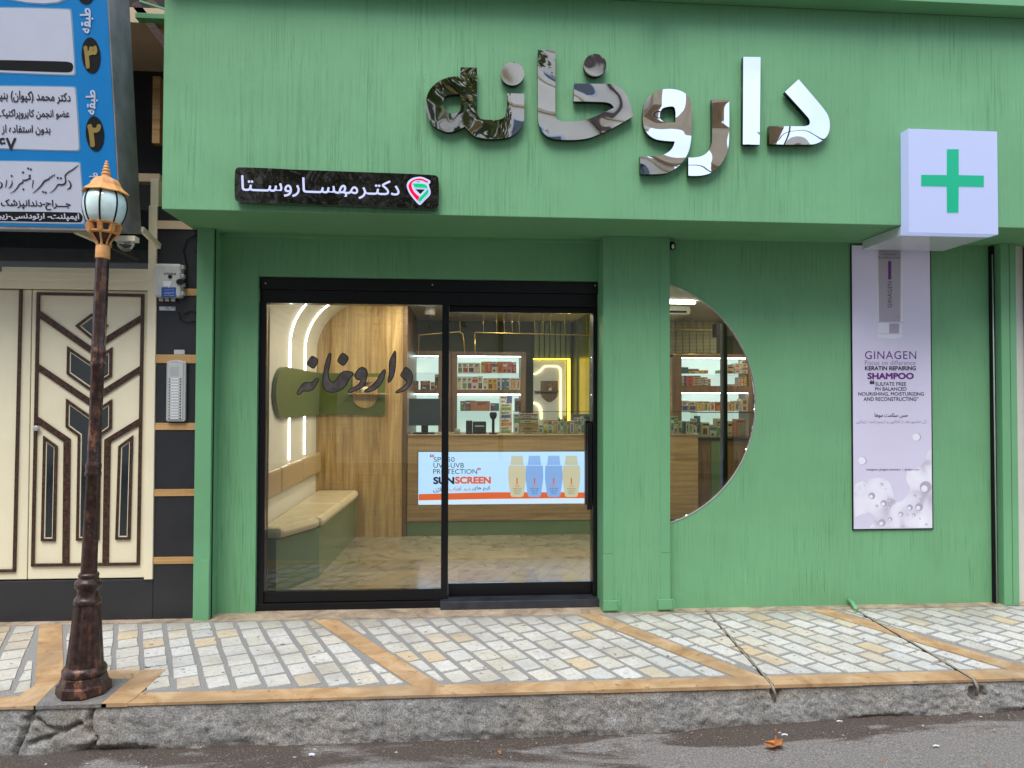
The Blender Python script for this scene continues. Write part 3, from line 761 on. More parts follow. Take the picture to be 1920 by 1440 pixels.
# silver trim ring and glass of the window
bm = bmesh.new()
inr = [(CXW+(RW-.0035)*math.cos(t), CZW+(RW-.0035)*math.sin(t)) for t in ths]
pa = [(x, YW-.006, z) for x, z in arc]; 
for (r0, r1, y0, y1) in ((arc, inr, YW-.004, YW+.014),):
    v = [[bm.verts.new((x, y, z)) for x, z in rr] for rr in (r0, r1) for y in (y0, y1)]
    strip(bm, v[0], v[2]); strip(bm, v[2], v[3]); strip(bm, v[0], v[1])
W = bpy.data.objects.new('round_window', None); C.objects.link(W); W.parent = B; W.matrix_basis = Matrix.Translation((CXW-1.0, 0, CZW))
obj('window_trim', bm, 'silver', W)
bm = bmesh.new(); xzprism(bm, [(xa, arc[0][1])]+inr+[(xa, arc[-1][1])], YW+.015, YW+.023); obj('window_pane', bm, 'glass', W)
# interior side of the front wall so that no daylight leaks in
bm = bmesh.new(); box(bm, fx0+.1, FX1, YL+.25, YL+.30, 2.34, ZT); box(bm, xb, FX1, YW, YW+.2, 0, ZS); box(bm, -1.6, -1.40, YL+.25, 8.8, 0, 2.6)
obj('inner_wall', bm, 'white_paint', B)
# sliding door
D = bpy.data.objects.new('sliding_door', None); C.objects.link(D); D.parent = B; D.matrix_basis = Matrix.Translation((-1.18, .12, 0))
DY = 4.80
def df(name, dims, mat='black_metal', bev=.002): bx(name, dims, mat, D, bev)
df('door_header', (dx0, dx1+.002, DY, DY+.10, 2.118, dz1))
df('door_header', (dx0+.004, dx1, DY+.012, DY+.10, 2.03, 2.116))
df('door_frame', (dx0, dx0+.045, DY+.002, DY+.10, 0.004, 2.03))
df('door_frame', (dx1-.028, dx1+.001, DY+.01, DY+.12, 0.06, 2.03))
df('door_frame', (dx0+.001, U(828, 1130, DY)[0], DY-.004, DY+.06, 0.004, .050))
df('door_leaf_rail', (dx0+.046, U(838, 1120, DY)[0]-.001, DY+.015, DY+.055, .054, .125))
mx0, mx1 = U(828, 800, DY)[0], U(841, 800, DY)[0]
df('door_mullion', (mx0, mx1, DY+.005, DY+.06, .052, 2.03))
df('door_leaf_rail', (mx1+.001, dx1-.03, DY+.062, DY+.095, .06, .145))
df('door_leaf_rail', (mx1+.001, dx1-.03, DY+.062, DY+.095, 1.99, 2.03))
bx('door_glass', (dx0+.046, mx0, DY+.030, DY+.038, .126, 2.029), 'glass', D)
bx('door_glass', (mx1, dx1-.03, DY+.072, DY+.080, .146, 1.989), 'glass', D)
hx0, hx1 = U(1101, 860, DY)[0], U(1112, 860, DY)[0]; hz0, hz1 = U(1105, 956, DY)[1], U(1105, 795, DY)[1]
bm = bmesh.new(); box(bm, hx0+.002, hx1-.004, DY+.006, DY+.03, hz0, hz1); box(bm, hx0+.01, hx1-.01, DY+.028, DY+.074, hz0+.06, hz0+.08); box(bm, hx0+.01, hx1-.01, DY+.028, DY+.074, hz1-.08, hz1-.06)
box(bm, hx0+.004, hx1+.004, DY+.082, DY+.13, hz0+.02, hz1+.02)
obj('door_handle', bm, 'black_metal', D, bevel=.002)
for px, py in ((498, 531), (811, 534), (1116, 535), (1119, 1109)):
    x, z = U(px, py, DY); bm = bmesh.new(); lathe(bm, [(.006, 0), (.006, .003), (.002, .004)], 10)
    bmesh.ops.rotate(bm, verts=bm.verts, matrix=Matrix.Rotation(rad(90), 3, 'X')); bmesh.ops.translate(bm, verts=bm.verts, vec=(x, DY-.0005 if py < 600 else DY+.060, z)); obj('screw', bm, 'silver', D)
# sill step
bx('sill', (U(830, 1140, DY)[0]-.015, dx1+.001, DY-.06, DY+.13, .004, .058), 'sill', B, .004)
# upper storey behind the ledge: only its foot shows
bm = bmesh.new(); box(bm, fx0+.2, FX1, YF+.12, YF+.3, ZT+.09, 6.5); obj('upper_wall', bm, 'dark_void', B)
bm = bmesh.new(); box(bm, U(1630, 3, YF+.1)[0], U(1832, 5, YF+.1)[0], YF+.09, YF+.118, ZT+.10, 5.2); obj('upper_window', bm, 'cyan_glass', B)
for a, b in ((1840, 1852), (1880, 1920)):
    bm = bmesh.new(); box(bm, U(a, 3, YF+.1)[0], U(b, 5, YF+.1)[0], YF+.07, YF+.116, ZT+.09, 5.2); obj('upper_frame', bm, 'trim' if a > 1860 else 'sticker_blue', B)
# lamp bracket above the sign
for px in (1230, 1655):
    x = U(px, 3, YF-.12)[0]; bm = bmesh.new(); tube(bm, [(x, YF-.02, ZT+.13), (x, YF-.17, ZT+.12), (x, YF-.2, ZT+.06)], .012, 8); lathe(bm, [(.05, 0), (.06, .02), (.02, .07)] if px < 1300 else [(.018, 0), (.018, .03)], 14, (x, YF-.2, ZT+.045))
    tag(obj('spotlight', bm, 'dark_void'), 'dark downlight hood on the ledge over the round letters' if px < 1300 else 'small dark bracket on the ledge right of centre', 'lamp')
# back of the building and roof so that the sky does not light the room
bm = bmesh.new(); box(bm, -1.7, FX1, 8.75, 8.95, 0, 6.5); box(bm, FX1, FX1+.2, YF+.3, 8.95, -.05, 6.5); box(bm, -1.7, FX1, YF+.3, 8.75, 6.3, 6.5); box(bm, -1.8, -1.6, YP+.2, 8.95, 0, 6.5)
obj('shell', bm, 'brown_wall', B)

# ------------------------------------------------------------------ fascia lettering
PF = facade(YF)
A4 = lambda p: zc(p, 780, 80, 4.8)
A5 = lambda p: zc(p, 1160, 80, 4.8)
S = thing('letter_sign', 'large mirror-polished Persian shop name letters across the green fascia', 'sign', (1.0, YF, 3.0))
PFl = facade(YF-.012)
letters = {
 'he': [A4([(400,243,1),(548,247,1),(548,640,1),(575,700),(640,712),(740,712),(795,685),(812,610),(818,475,1),(970,480,1),(970,640),(965,730),(925,805),(850,860),(760,880),(640,883),(560,873),(500,840),(440,772,1),(330,820),(250,815),(160,765),(105,680),(90,575),(115,465),(190,380),(300,332),(400,328,1)]),
        A4([(300,487),(392,484,1),(402,520),(404,590),(385,638),(320,658),(265,628),(245,565),(260,512)])],
 'kha': [A4([(1093,87,1),(1247,92,1),(1247,660,1),(1260,705),(1300,724),(1400,728),(1500,718),(1580,692),(1770,605,1),(1745,572),(1690,555),(1410,548,1),(1417,388,1),(1700,392,1),(1800,410),(1884,490),(1944,680,1),(1824,752),(1700,815),(1560,872),(1450,890),(1330,892),(1220,880),(1150,840),(1108,775),(1093,690)])],
 'waw': [A5([(180,1038,1),(186,1198,1),(350,1197),(440,1180),(540,1112),(610,1005),(638,870),(643,620),(620,515),(550,458),(450,437),(340,452),(250,517),(210,612),(208,740),(240,828),(310,882),(400,900),(490,905,1),(465,970),(400,1020),(300,1038)]),
         A5([(425,597),(480,597),(497,640),(495,735,1),(430,735),(370,715),(357,665),(378,615)])],
 're': [A5([(822,530,1),(977,533,1),(975,900),(955,1012),(900,1112),(820,1182),(730,1210),(612,1212,1),(612,1050,1),(700,1045),(765,1018),(810,960),(825,880)])],
 'alef': [A5([(1103,150,1),(1257,152,1),(1250,935,1),(1099,932,1)])],
 'dal': [A5([(1597,350,1),(1810,600),(1862,680),(1876,765),(1858,845),(1800,903),(1720,932),(1335,930,1),(1335,768,1),(1640,770),(1690,757),(1697,725),(1680,690),(1475,463,1)])]}
for k, c in letters.items():
    plate('letter', c, PFl, .032, ['mirror', 'mirror_side'], S, 0, seg=8)
for (cx_, cy_, r) in (A4([(865, 302)])[0] + (104/4.8,), A4([(1603, 224)])[0] + (101/4.8,)):
    plate('dot', [circ(cx_, cy_, r, 40)], PFl, .032, ['mirror', 'mirror_side'], S, 0)

# black name board
A6 = lambda p: zc(p, 420, 300, 4.571)
NB = thing('name_board', 'glossy black rounded name board with lit Persian lettering left on the fascia', 'sign', (-.6, YF, 2.7))
PNB = facade(YF-.045)
r_ = 30
plate('board', [A6([(95+r_, 63), (600, 82, 1), (1250, 106, 1), (1838-r_, 131), (1838, 131+r_), (1838, 418-r_), (1838-r_, 420), (1250, 398, 1), (600, 375, 1), (95+r_, 357), (93, 355-r_), (95, 63+r_)])], PNB, .044, 'black_gloss', NB, -.044)
text('lettering', persian('دکتـرمهســاروســتا'), [A6([(148, 132)])[0], A6([(1505, 178)])[0], A6([(1505, 345)])[0], A6([(148, 305)])[0]], PNB, 'lit_white', NB, .010, .002)
AE = lambda p: zc(p, 755, 300, 14.4)
E_ = plate('emblem', [AE([(450,460),(560,475),(660,520),(735,560),(748,610),(700,660,1),(722,740),(755,860),(730,960),(600,1090),(490,1205),(440,1208),(300,1060),(180,900),(120,760),(115,660),(170,560),(280,490)]), AE([(335,790,1),(605,800,1),(480,930,1)]), AE([(320,605,1),(420,580,1),(500,605,1)])], PNB, .004, 'lit_white', NB, .001)
plate('red_ribbon', [AE([(700,600,1),(540,522),(400,512),(270,560),(180,640),(160,740),(220,880),(330,1020),(415,1115,1),(455,1000,1),(320,880),(250,740),(250,640),(330,570),(450,555),(560,575),(655,625,1)])], PNB, .002, 'red', NB, .006)
plate('green_ribbon', [AE([(270,650,1),(450,648),(600,670),(655,715),(670,790,1),(600,765),(340,750),(300,700)]), AE([(675,805,1),(705,850),(680,920),(560,1050),(470,1145,1),(430,1110),(450,1040),(560,930),(640,845)])], PNB, .002, 'egreen', NB, .009)

# pharmacy cross light box
CB = thing('cross_lightbox', 'white square light box with green cross hung on the fascia corner', 'sign', (3.1, YF, 2.6))
YB = 4.10
bx0, bz1 = U(1703, 241, YB); bx1 = U(1871, 340, YB)[0]; bz0 = U(1790, 438, YB)[1]
bx('lightbox', (bx0, bx1, YB, YF-.001, bz0, bz1), 'box_white', CB, .003)
bx('lower_box', (bx0, bx1, YF-.0, 4.60, bz0+.001, ZS-.002), 'slab_white', CB, .002)
PB = facade(YB)
plate('cross', [[(1775, 280, 1), (1797, 280, 1), (1797, 328.5, 1), (1844, 329.5, 1), (1844, 351, 1), (1797, 350, 1), (1796.5, 399, 1), (1775.5, 399, 1), (1775, 350, 1), (1727, 349, 1), (1727, 328, 1), (1775, 328.5, 1)]], PB, .003, 'cross_green', CB, .0005)

# ------------------------------------------------------------------ poster on the right
PO = thing('poster_lightbox', 'tall narrow lilac shampoo poster panel set in the green wall', 'poster', (2.95, YW, .5))
PP = facade(YW-.012)
q = [on_plane(*p, PP) for p in ((1596, 459), (1742, 464), (1749, 991), (1602, 991))]
X0p = (q[0][0]+q[3][0])/2; X1p = (q[1][0]+q[2][0])/2; Z0p = (q[2][1]+q[3][1])/2; Z1p = ZS-.015
bx('frame', (X0p-.006, X1p+.010, YW-.010, YW-.0005, Z0p-.008, Z1p), 'strip_black', PO)
bx('print', (X0p, X1p, YW-.014, YW-.0101, Z0p, Z1p-.004), 'poster', PO)
PPp = facade(YW-.014)
AP = lambda p: zc(p, 1580, 600, 3.6)
def pt(body, x0, y0, x1, y1, mat, bold=0, sp=1.0):
    # slightly slanting with the picture
    a = AP([(x0, y0), (x1, y0), (x1, y1), (x0, y1)])
    text('lettering', body, a, PPp, mat, PO, bold, .001, spacing=sp)
pt('GINAGEN', 150, 210, 496, 264, 'ink_purple', 0, 1.1)
pt('Focus on difference', 150, 272, 492, 304, 'ink_lilac')
pt('KERATIN REPAIRING', 150, 311, 494, 340, 'ink', .03)
pt('SHAMPOO', 166, 356, 480, 400, 'ink_purple', .045)
pt('“', 182, 406, 214, 434, 'ink', .05)
pt('SULFATE FREE', 220, 419, 428, 444, 'ink', .008)
pt('PH BALANCED', 219, 453, 431, 477, 'ink', .008)
pt('NOURISHING, MOISTURIZING', 104, 487, 548, 514, 'ink', .008)
pt('AND RECONSTRUCTING”', 141, 520, 510, 546, 'ink', .008)
pt(persian('حس سلامت موها'), 215, 628, 440, 662, 'ink', .01)
pt(persian('ژل شامپو بعد از کراتین و ترمیم کننده ژیناژن'), 92, 674, 565, 705, 'ink_lilac', 0)
pt('instagram: ginagen.cosmetics  |  ginagen.com', 160, 1001, 515, 1020, 'ink', 0)
# tube
AT = lambda p: zc(p, 1600, 440, 6.545)
plate('tube_picture', [AT([(268, 20, 1), (612, 20, 1), (605, 1215, 1), (590, 1262), (450, 1275), (320, 1262), (300, 1215, 1)])], PPp, .0006, 'poster_white', PO, .0001)
plate('tube_picture', [AT([(305, 30, 1), (580, 30, 1), (575, 1070, 1), (315, 1070, 1)])], PPp, .0004, 'poster_tube', PO, .0008)
for rc in ((425, 325, 464, 550), (428, 55, 462, 135)): plate('tube_picture', [AT(rect(*rc))], PPp, .0004, 'ink_purple', PO, .0013)
for rc in ((290, 1076, 625, 1080), (300, 1215, 622, 1219), (440, 1090, 560, 1210)): plate('tube_picture', [AT(rect(*rc))], PPp, .0004, 'poster_grey', PO, .0009)
text('lettering', 'GINAGEN', AT([(420, 895), (420, 575), (470, 575), (470, 895)]), PPp, 'ink', PO, 0, .0015, spacing=1.05)
text('lettering', 'Keratin Repairing', AT([(575, 300), (303, 300), (303, 268), (575, 268)]), PPp, 'ink', PO, 0, .0015)
text('lettering', '(Shampoo)', AT([(520, 255), (350, 255), (350, 232), (520, 232)]), PPp, 'ink', PO, 0, .0015)
# foam
Z0q = 1404
plate('foam_picture', [AP([(80,1120),(150,1085),(250,1065),(310,1090),(335,1150),(350,1205),(385,1228),(430,1190),(455,1140),(430,1080),(440,1020),(500,1000),(550,960),(570,900),(597,870,1),(604,1402,1),(180,1402,1),(215,1350),(200,1315),(140,1310),(82,1335,1)])], PPp, .0006, 'foam', PO, .0002)
for x, y, r in ((196,1187,23),(262,1110,11),(277,1237,22),(229,1257,11),(318,1217,10),(310,1262,10),(453,1265,20),(515,1262,26),(392,1310,17),(487,1187,11),(520,1212,9),(436,1317,8),(480,1315,12),(563,1380,8),(520,1341,6),(145,1118,5),(290,1140,4),(560,1128,40),(265,1368,24),(320,1345,14)):
    plate('bubble_picture', [AP(circ(x, y, r))], PPp, .0004, 'poster_grey', PO, .0009)
    plate('bubble_picture', [AP(circ(x-r*.25, y+r*.25, r*.55))], PPp, .0003, 'poster_white', PO, .0014)
for x, y in ((496, 790), (130, 950)):
    plate('drop_picture', [AP(circ(x+6, y, 27))], PPp, .0002, 'poster_grey', PO, .0002)
    plate('drop_picture', [AP(circ(x, y, 25))], PPp, .0004, 'poster_white', PO, .0006)

# ------------------------------------------------------------------ calligraphy on the door glass
DL = thing('glass_lettering', 'dark calligraphic Persian lettering stuck on the left door pane', 'sign', (-.7, DY+.028, 1.5))
PD = facade(DY+.0295)
AG = lambda p: zc(p, 560, 640, 8.348)
cal = [AG([(1675,400),(1760,462),(1790,540),(1780,630),(1730,720),(1650,782),(1540,815),(1512,793),(1560,752),(1640,700),(1690,640),(1640,590),(1590,535),(1622,465)]),
       AG([(1500,145),(1527,170),(1520,400),(1490,545),(1440,632),(1403,650),(1390,620),(1412,500),(1415,320),(1460,215)]),
       AG([(1340,435),(1365,470),(1330,600),(1270,700),(1180,772),(1060,806),(1022,785),(1050,750),(1150,680),(1220,600),(1285,490)]),
       AG([(990,400),(1060,432),(1080,500),(1060,620),(1020,710),(930,762),(800,805),(768,785),(820,735),(905,690),(965,620),(900,595),(876,535),(920,440)]),
       AG([(490,180),(515,210),(500,330),(470,480),(480,580),(530,637),(590,590),(650,500),(720,462),(840,478),(855,520),(800,590),(740,700),(640,778),(520,805),(420,770),(373,680),(383,520),(415,330),(460,210)]),
       AG([(690,180),(765,225),(782,275),(745,345),(700,382),(640,350),(605,305),(640,225)]),
       AG([(215,228),(285,265),(308,315),(275,385),(230,428),(160,390),(130,350),(170,265)]),
       zc([(545,905),(566,915),(556,945),(520,1005),(470,1030),(430,1028),(395,1055),(372,1058),(366,1040),(395,985),(435,945),(500,940),(525,918)], 480, 520, 4.8)]
for c in cal:
    plate('letter', [c], PD, .0012, 'strip_black', DL)
    plate('letter_fill', [c], PD, .0004, 'letter_grey', DL, .0013, offset=-.0055)

# ------------------------------------------------------------------ neighbour on the left
YN = 4.67
NBD = thing('neighbour_building', 'neighbouring house front with black granite and cream metal doors', 'building', (-2.4, YN, 0))
nx0 = -6.0; gx0, gx1 = U(287, 1120, YN)[0], lp0-.002
zb_ = U(150, 1088, YN)[1]
bx('plinth', (nx0, gx0-.002, YN, YN+.2, 0, zb_), 'granite', NBD, .003)
bm = bmesh.new(); zlist = [(917, 930), (1044, 1057), (793, 806), (665, 681), (541, 554)]
zz = sorted([(U(325, b, YN)[1], U(325, a, YN)[1]) for a, b in zlist]); cur = 0
for a, b in zz:
    box(bm, gx0, gx1, YN, YN+.2, cur, a-.001); cur = b+.001
box(bm, gx0, gx1, YN, YN+.2, cur, 2.62); obj('granite_pilaster', bm, 'granite', NBD, .0015)
for a, b in zz: bx('marble_strip', (gx0, gx1, YN-.006, YN+.2, a, b), 'gold_strip', NBD, .001)
bx('upper_recess', (nx0, fx0+.0, 5.6, 5.8, 0, 6.0), 'dark_void', NBD)  # near-black wall colour stands in for the dark inside the recess
bx('upper_recess_side', (gx1, gx1+.05, YN+.2, 5.6, 2.4, 6.0), 'dark_void', NBD)
bx('canopy', (nx0, gx1, YN+.2, 5.6, 3.9, 4.0), 'brown_wall', NBD)
bx('beige_panel', (U(238, 60, 5.4)[0], U(300, 60, 5.4)[0], 5.35, 5.42, U(270, 97, 5.4)[1], U(270, 34, 5.4)[1]), 'patch', NBD)
bx('yellow_panel', (U(288, 200, 5.3)[0], U(302, 200, 5.3)[0], 5.28, 5.34, U(290, 270, 5.3)[1], U(290, 145, 5.3)[1]), 'gold_strip', NBD)
bx('cream_post', (U(284, 400, 4.75)[0], U(299, 400, 4.75)[0], 4.73, 4.80, U(290, 512, 4.75)[1], U(290, 337, 4.75)[1]), 'cream', NBD, .003)
bx('lintel', (nx0, U(300, 450, 5.0)[0], 4.98, 5.06, U(200, 340, 5.0)[1], U(200, 325, 5.0)[1]), 'brown_wall', NBD)
bx('lintel', (U(284, 420, YN)[0], gx1, YN-.01, YN+.1, U(340, 430, YN)[1], U(340, 415, YN)[1]), 'brown_wall', NBD)
for (a, b, Y, m) in (((256, 10), (318, 92), 4.9, 'trim'), ((272, -10), (330, 60), 5.0, 'trim'), ((262, 2), (312, 18), 4.8, 'green_metal')):
    p = U(*a, Y); q_ = U(*b, Y); bm = bmesh.new(); bar(bm, (p[0], Y, p[1]), (q_[0], Y, q_[1]), .06 if m == 'trim' else .012, .05 if m == 'trim' else .012); obj('brace', bm, m, NBD)
p = U(256, 31, 4.6); bx('green_bar', (p[0], fx0+.05, 4.58, 4.64, p[1]-.018, p[1]+.015), 'green_metal', NBD, .002)
# metal door set
DR = bpy.data.objects.new('metal_door', None); C.objects.link(DR); DR.parent = NBD; DR.matrix_basis = Matrix.Translation((0, 0, zb_))
PN = facade(YN+.02)
AN = lambda p: zc(p, 0, 480, 2.057)
tzb, tzt = U(150, 512, YN)[1], U(150, 440, YN)[1]
bx('door_jamb', (U(290, 700, YN)[0]-.045+.0, gx0-.001, YN-.012, YN+.08, zb_+.001, 2.62), 'cream', DR, .003)
bx('door_head', (nx0, gx0-.05, YN-.008, YN+.06, U(150, 543, YN)[1], tzb), 'cream', DR, .004)
bx('door_head', (nx0, gx0-.05, YN-.013, YN+.06, U(150, 527, YN)[1], U(150, 522, YN)[1]), 'cream', DR, .002)
bx('transom_glass', (nx0, gx0-.05, YN+.03, YN+.04, tzb, 2.6), 'tint_glass', DR)
bm = bmesh.new(); box(bm, U(0, 515, YN)[0], U(280, 515, YN)[0], YN+.018, YN+.029, tzb, tzb+.035); obj('transom_bead', bm, 'cream', DR)
dxl, dxr = U(52, 900, YN)[0], U(273, 900, YN)[0]; dzt = U(150, 543, YN)[1]
bx('door_leaf', (dxl+.003, gx0-.052, YN+.012, YN+.06, zb_+.008, dzt-.004), 'cream', DR, .003)
bx('door_leaf', (nx0, dxl-.003, YN+.012, YN+.06, zb_+.008, dzt-.004), 'cream', DR, .003)
PNf = facade(YN+.012)
def frame2(o, w=6): # inner outline of polygon shrink toward centroid along edges
    P = [Vector(p[:2]) for p in o]; n = len(P); out = []
    ar = sum(P[i].x*P[(i+1) % n].y-P[(i+1) % n].x*P[i].y for i in range(n)); sg = 1 if ar > 0 else -1
    for i in range(n):
        a, b, c = P[i-1], P[i], P[(i+1) % n]
        d1 = (b-a).normalized(); d2 = (c-b).normalized()
        n1 = Vector((-d1.y, d1.x))*sg; n2 = Vector((-d2.y, d2.x))*sg
        t = (n1+n2); k = w/max(.3, (1+n1.dot(n2)))
        out.append((b.x+t.x*k, b.y+t.y*k, 1))
    return out
def cs(pts): return [(x, y, 1) for x, y in pts]
def trim(pts, w=12): 
    o = cs(pts); plate('door_trim', [AN(o), AN(frame2(o, w))], PNf, .012, 'trim', DR, bevel=.0)
trim([(145, 140), (558, 147), (540, 1192), (123, 1197)], 11)
trim([(-300, 114), (89, 119), (63, 1218), (-320, 1222)], 11)
for pts in ([(152, 208), (352, 348), (352, 376), (150, 236)], [(556, 222), (352, 348), (352, 376), (554, 248)],
            [(150, 415), (346, 548), (346, 576), (149, 442)], [(549, 420), (346, 548), (346, 576), (547, 446)],
            [(147, 618), (274, 706), (268, 1192), (243, 1192), (248, 716), (146, 645)], [(546, 622), (405, 708), (397, 1190), (420, 1190), (428, 718), (545, 648)]):
    plate('door_trim', [AN(cs(pts))], PNf, .010, 'trim', DR, .0005)
wins = ([(356, 222), (420, 268), (356, 322), (292, 270)], [(262, 348), (350, 408), (435, 352), (433, 464), (348, 518), (260, 456)],
        [(258, 550), (346, 612), (434, 552), (433, 664), (392, 694), (384, 1095), (296, 1097), (303, 694), (256, 660)],
        [(170, 693), (224, 733), (216, 1099), (161, 1099)], [(459, 733), (515, 691), (504, 1093), (447, 1093)])
for pts in wins:
    trim(pts, 10)
    inn = frame2(cs(pts), 10); in2 = frame2(inn, 4)
    plate('window_bead', [AN(inn), AN(in2)], PNf, .006, 'cream', DR)
    plate('door_window', [AN(in2)], PNf, .003, 'tint_glass', DR)
x, z = U(69, 803, YN); bm = bmesh.new(); lathe(bm, [(.018, 0), (.018, .008), (.009, .010)], 16); bmesh.ops.rotate(bm, verts=bm.verts, matrix=Matrix.Rotation(rad(90), 3, 'X')); bmesh.ops.translate(bm, verts=bm.verts, vec=(x, YN-.004, z)); obj('lock', bm, 'silver', DR)

# intercom
IC = thing('intercom_panel', 'long silver intercom panel with a column of buttons on granite', 'intercom', (ux(334, YN), YN, 1.2))
a0, a1 = U(316, 680, YN)[0], U(352, 680, YN)[0]; z0, z1 = U(334, 790, YN)[1], U(334, 676, YN)[1]
bm = bmesh.new(); xzprism(bm, [(a0, z0+.008), (a0+.01, z0), (a1-.01, z0), (a1, z0+.008), (a1, z1-.01), ((a0+a1)/2, z1+.003), (a0, z1-.01)], YN-.03, YN-.007); obj('housing', bm, 'silver', IC, .003)
bx('face', (a0+.012, a1-.016, YN-.034, YN-.0301, z0+.012, z1-.018), 'ivory', IC, .001)
bm = bmesh.new()
for i in range(9):
    for j in range(10): box(bm, a0+.026+i*.006, a0+.028+i*.006, YN-.0348, YN-.034, z1-.045-j*.0062, z1-.043-j*.0062)
obj('speaker_holes', bm, 'strip_black', IC)
for j in range(15):
    z = z1-.118-j*.0178
    bx('name_plate', (a0+.030, a1-.042, YN-.0355, YN-.034, z-.004, z+.004), 'sticker_white', IC)
    bm = bmesh.new(); box(bm, a0+.018, a0+.024, YN-.037, YN-.034, z-.003, z+.003); box(bm, a1-.034, a1-.026, YN-.037, YN-.034, z-.003, z+.003); obj('button', bm, 'strip_black', IC)
# meter box
MBx = thing('meter_box', 'ivory plastic electricity meter box with blue sticker on granite pilaster', 'meter box', (ux(324, YN), YN, 2.0))
a0, a1 = U(298, 530, YN)[0], U(347, 530, YN)[0]; z0, z1 = U(324, 560, YN)[1], U(324, 498, YN)[1]
bx('case', (a0, a1, YN-.075, YN-.001, z0, z1), 'ivory', MBx, .014)
bm = bmesh.new()
for k in range(4): box(bm, a1-.002, a1+.012, YN-.06, YN-.02, z0+.015+k*.055, z0+.04+k*.055)
obj('hinge', bm, 'ivory', MBx, .003)
PM = facade(YN-.075)
AM = lambda p: zc(p, 0, 440, 3.0)
plate('sticker', [AM(rect(908, 296, 990, 352))], PM, .0008, 'sticker_blue', MBx)
plate('sticker', [AM([(918, 262, 1), (966, 262, 1), (950, 300, 1), (945, 290, 1), (918, 290, 1)])], PM, .0008, 'sticker_white', MBx, .0001)
plate('dial', [AM(circ(957, 237, 11, 16))], PM, .004, 'strip_black', MBx)
plate('lock_cover', [AM(circ(1016, 266, 24, 10, 17))], PM, .008, 'strip_black', MBx)
text('lettering', '۱۱۹۱۵۵', AM([(922, 214), (990, 214), (990, 226), (922, 226)]), PM, 'ink', MBx, .02, .001)
for k, (ya, yb) in enumerate(((308, 314), (322, 332), (338, 344))):
    text('lettering', persian(('شرکت توزیع برق', 'ضروری', 'سازمان ملی برق')[k]), AM([(925, ya), (980, ya), (980, yb), (925, yb)]), PM, 'sticker_white', MBx, .01, .0015)
for k in range(3):
    x = a0+.03+k*.036; bm = bmesh.new(); lathe(bm, [(.013, 0), (.013, -.02), (.008, -.022)], 12, (x, YN-.035, z0)); obj('gland', bm, 'ivory', MBx)
NP = bx('number_plate', (U(299, 578, YN)[0], U(329, 578, YN)[0], YN-.003, YN-.0005, U(310, 582, YN)[1], U(310, 575, YN)[1]), 'sticker_white')
tag(NP, 'small white number strip under the meter box', 'sign')
text('lettering', '۱۴۱۰۸۰۳۶۴', ((311, 575.8), (328, 580.8)), facade(YN-.003), 'ink', NP, .01, .0006)
tag(bx('white_plate', (U(327, 660, YN)[0], U(347, 660, YN)[0], YN-.008, YN-.0005, U(337, 665, YN)[1], U(337, 656, YN)[1]), 'ivory', None, .001), 'blank white plate above the intercom panel', 'plate')
# loose wires by the post
for k, pts in enumerate(([(345, 590), (360, 583), (372, 588)], [(352, 500), (345, 470), (352, 450), (372, 440), (375, 432)], [(365, 470), (374, 475), (377, 480)], [(335, 585), (340, 600), (350, 606), (368, 603)])):
    bm = bmesh.new(); tube(bm, [(U(x, y, YN)[0], YN-.012, U(x, y, YN)[1]) for x, y in pts], .0035, 6)
    tag(obj('loose_wire', bm, 'strip_black'), ('short loose wire beside the meter box', 'loose black wire hanging from the soffit above the meter box', 'tiny wire end touching the green post high up', 'loose wire curling under the number strip')[k], 'wire')

# ------------------------------------------------------------------ doctors' blue sign, leaning out at its top
lean = rad(9.5)
o_ = Vector((0, 4.20, U(150, 432, 4.20)[1])); PS = (o_, Vector((1, 0, 0)), Vector((0, -math.sin(lean), math.cos(lean))))
BS = thing('blue_sign', 'big blue hanging directory sign of doctors with white name panels', 'sign', tuple(o_ + Vector((on_plane(120, 430, PS)[0], 0, 0))))
def sp(pts): return [[(x, y, 1) for x, y in pts]]
edge = [on_plane(227.5, 432, PS), on_plane(203, 0, PS)]
top = 2.1; sx = edge[1][1]
slope = (edge[1][0]-edge[0][0])/(edge[1][1]-edge[0][1])
xr0 = edge[0][0]; xr1 = edge[0][0]+slope*top
zc0 = 0
me = mesh2d([[(-3.6, 0), (xr0, 0), (xr1, top), (-3.6, top)]], .26); to_plane(me, PS, -.262); link('sign_case', me, 'grey_metal', BS)
me = mesh2d([[(-3.6, .018), (xr0-.008, .018), (xr1-.008, top-.02), (-3.6, top-.02)]], .002); to_plane(me, PS, -.001); link('blue_face', me, 'blue', BS)
AS = lambda p: zc(p, 0, 0, 4.8); AS2 = lambda p: zc(p, 0, 280, 6.0)
def rr(pts, conv, name, mat, lift):
    plate(name, [conv(pts)], PS, .001, mat, BS, lift, seg=5)
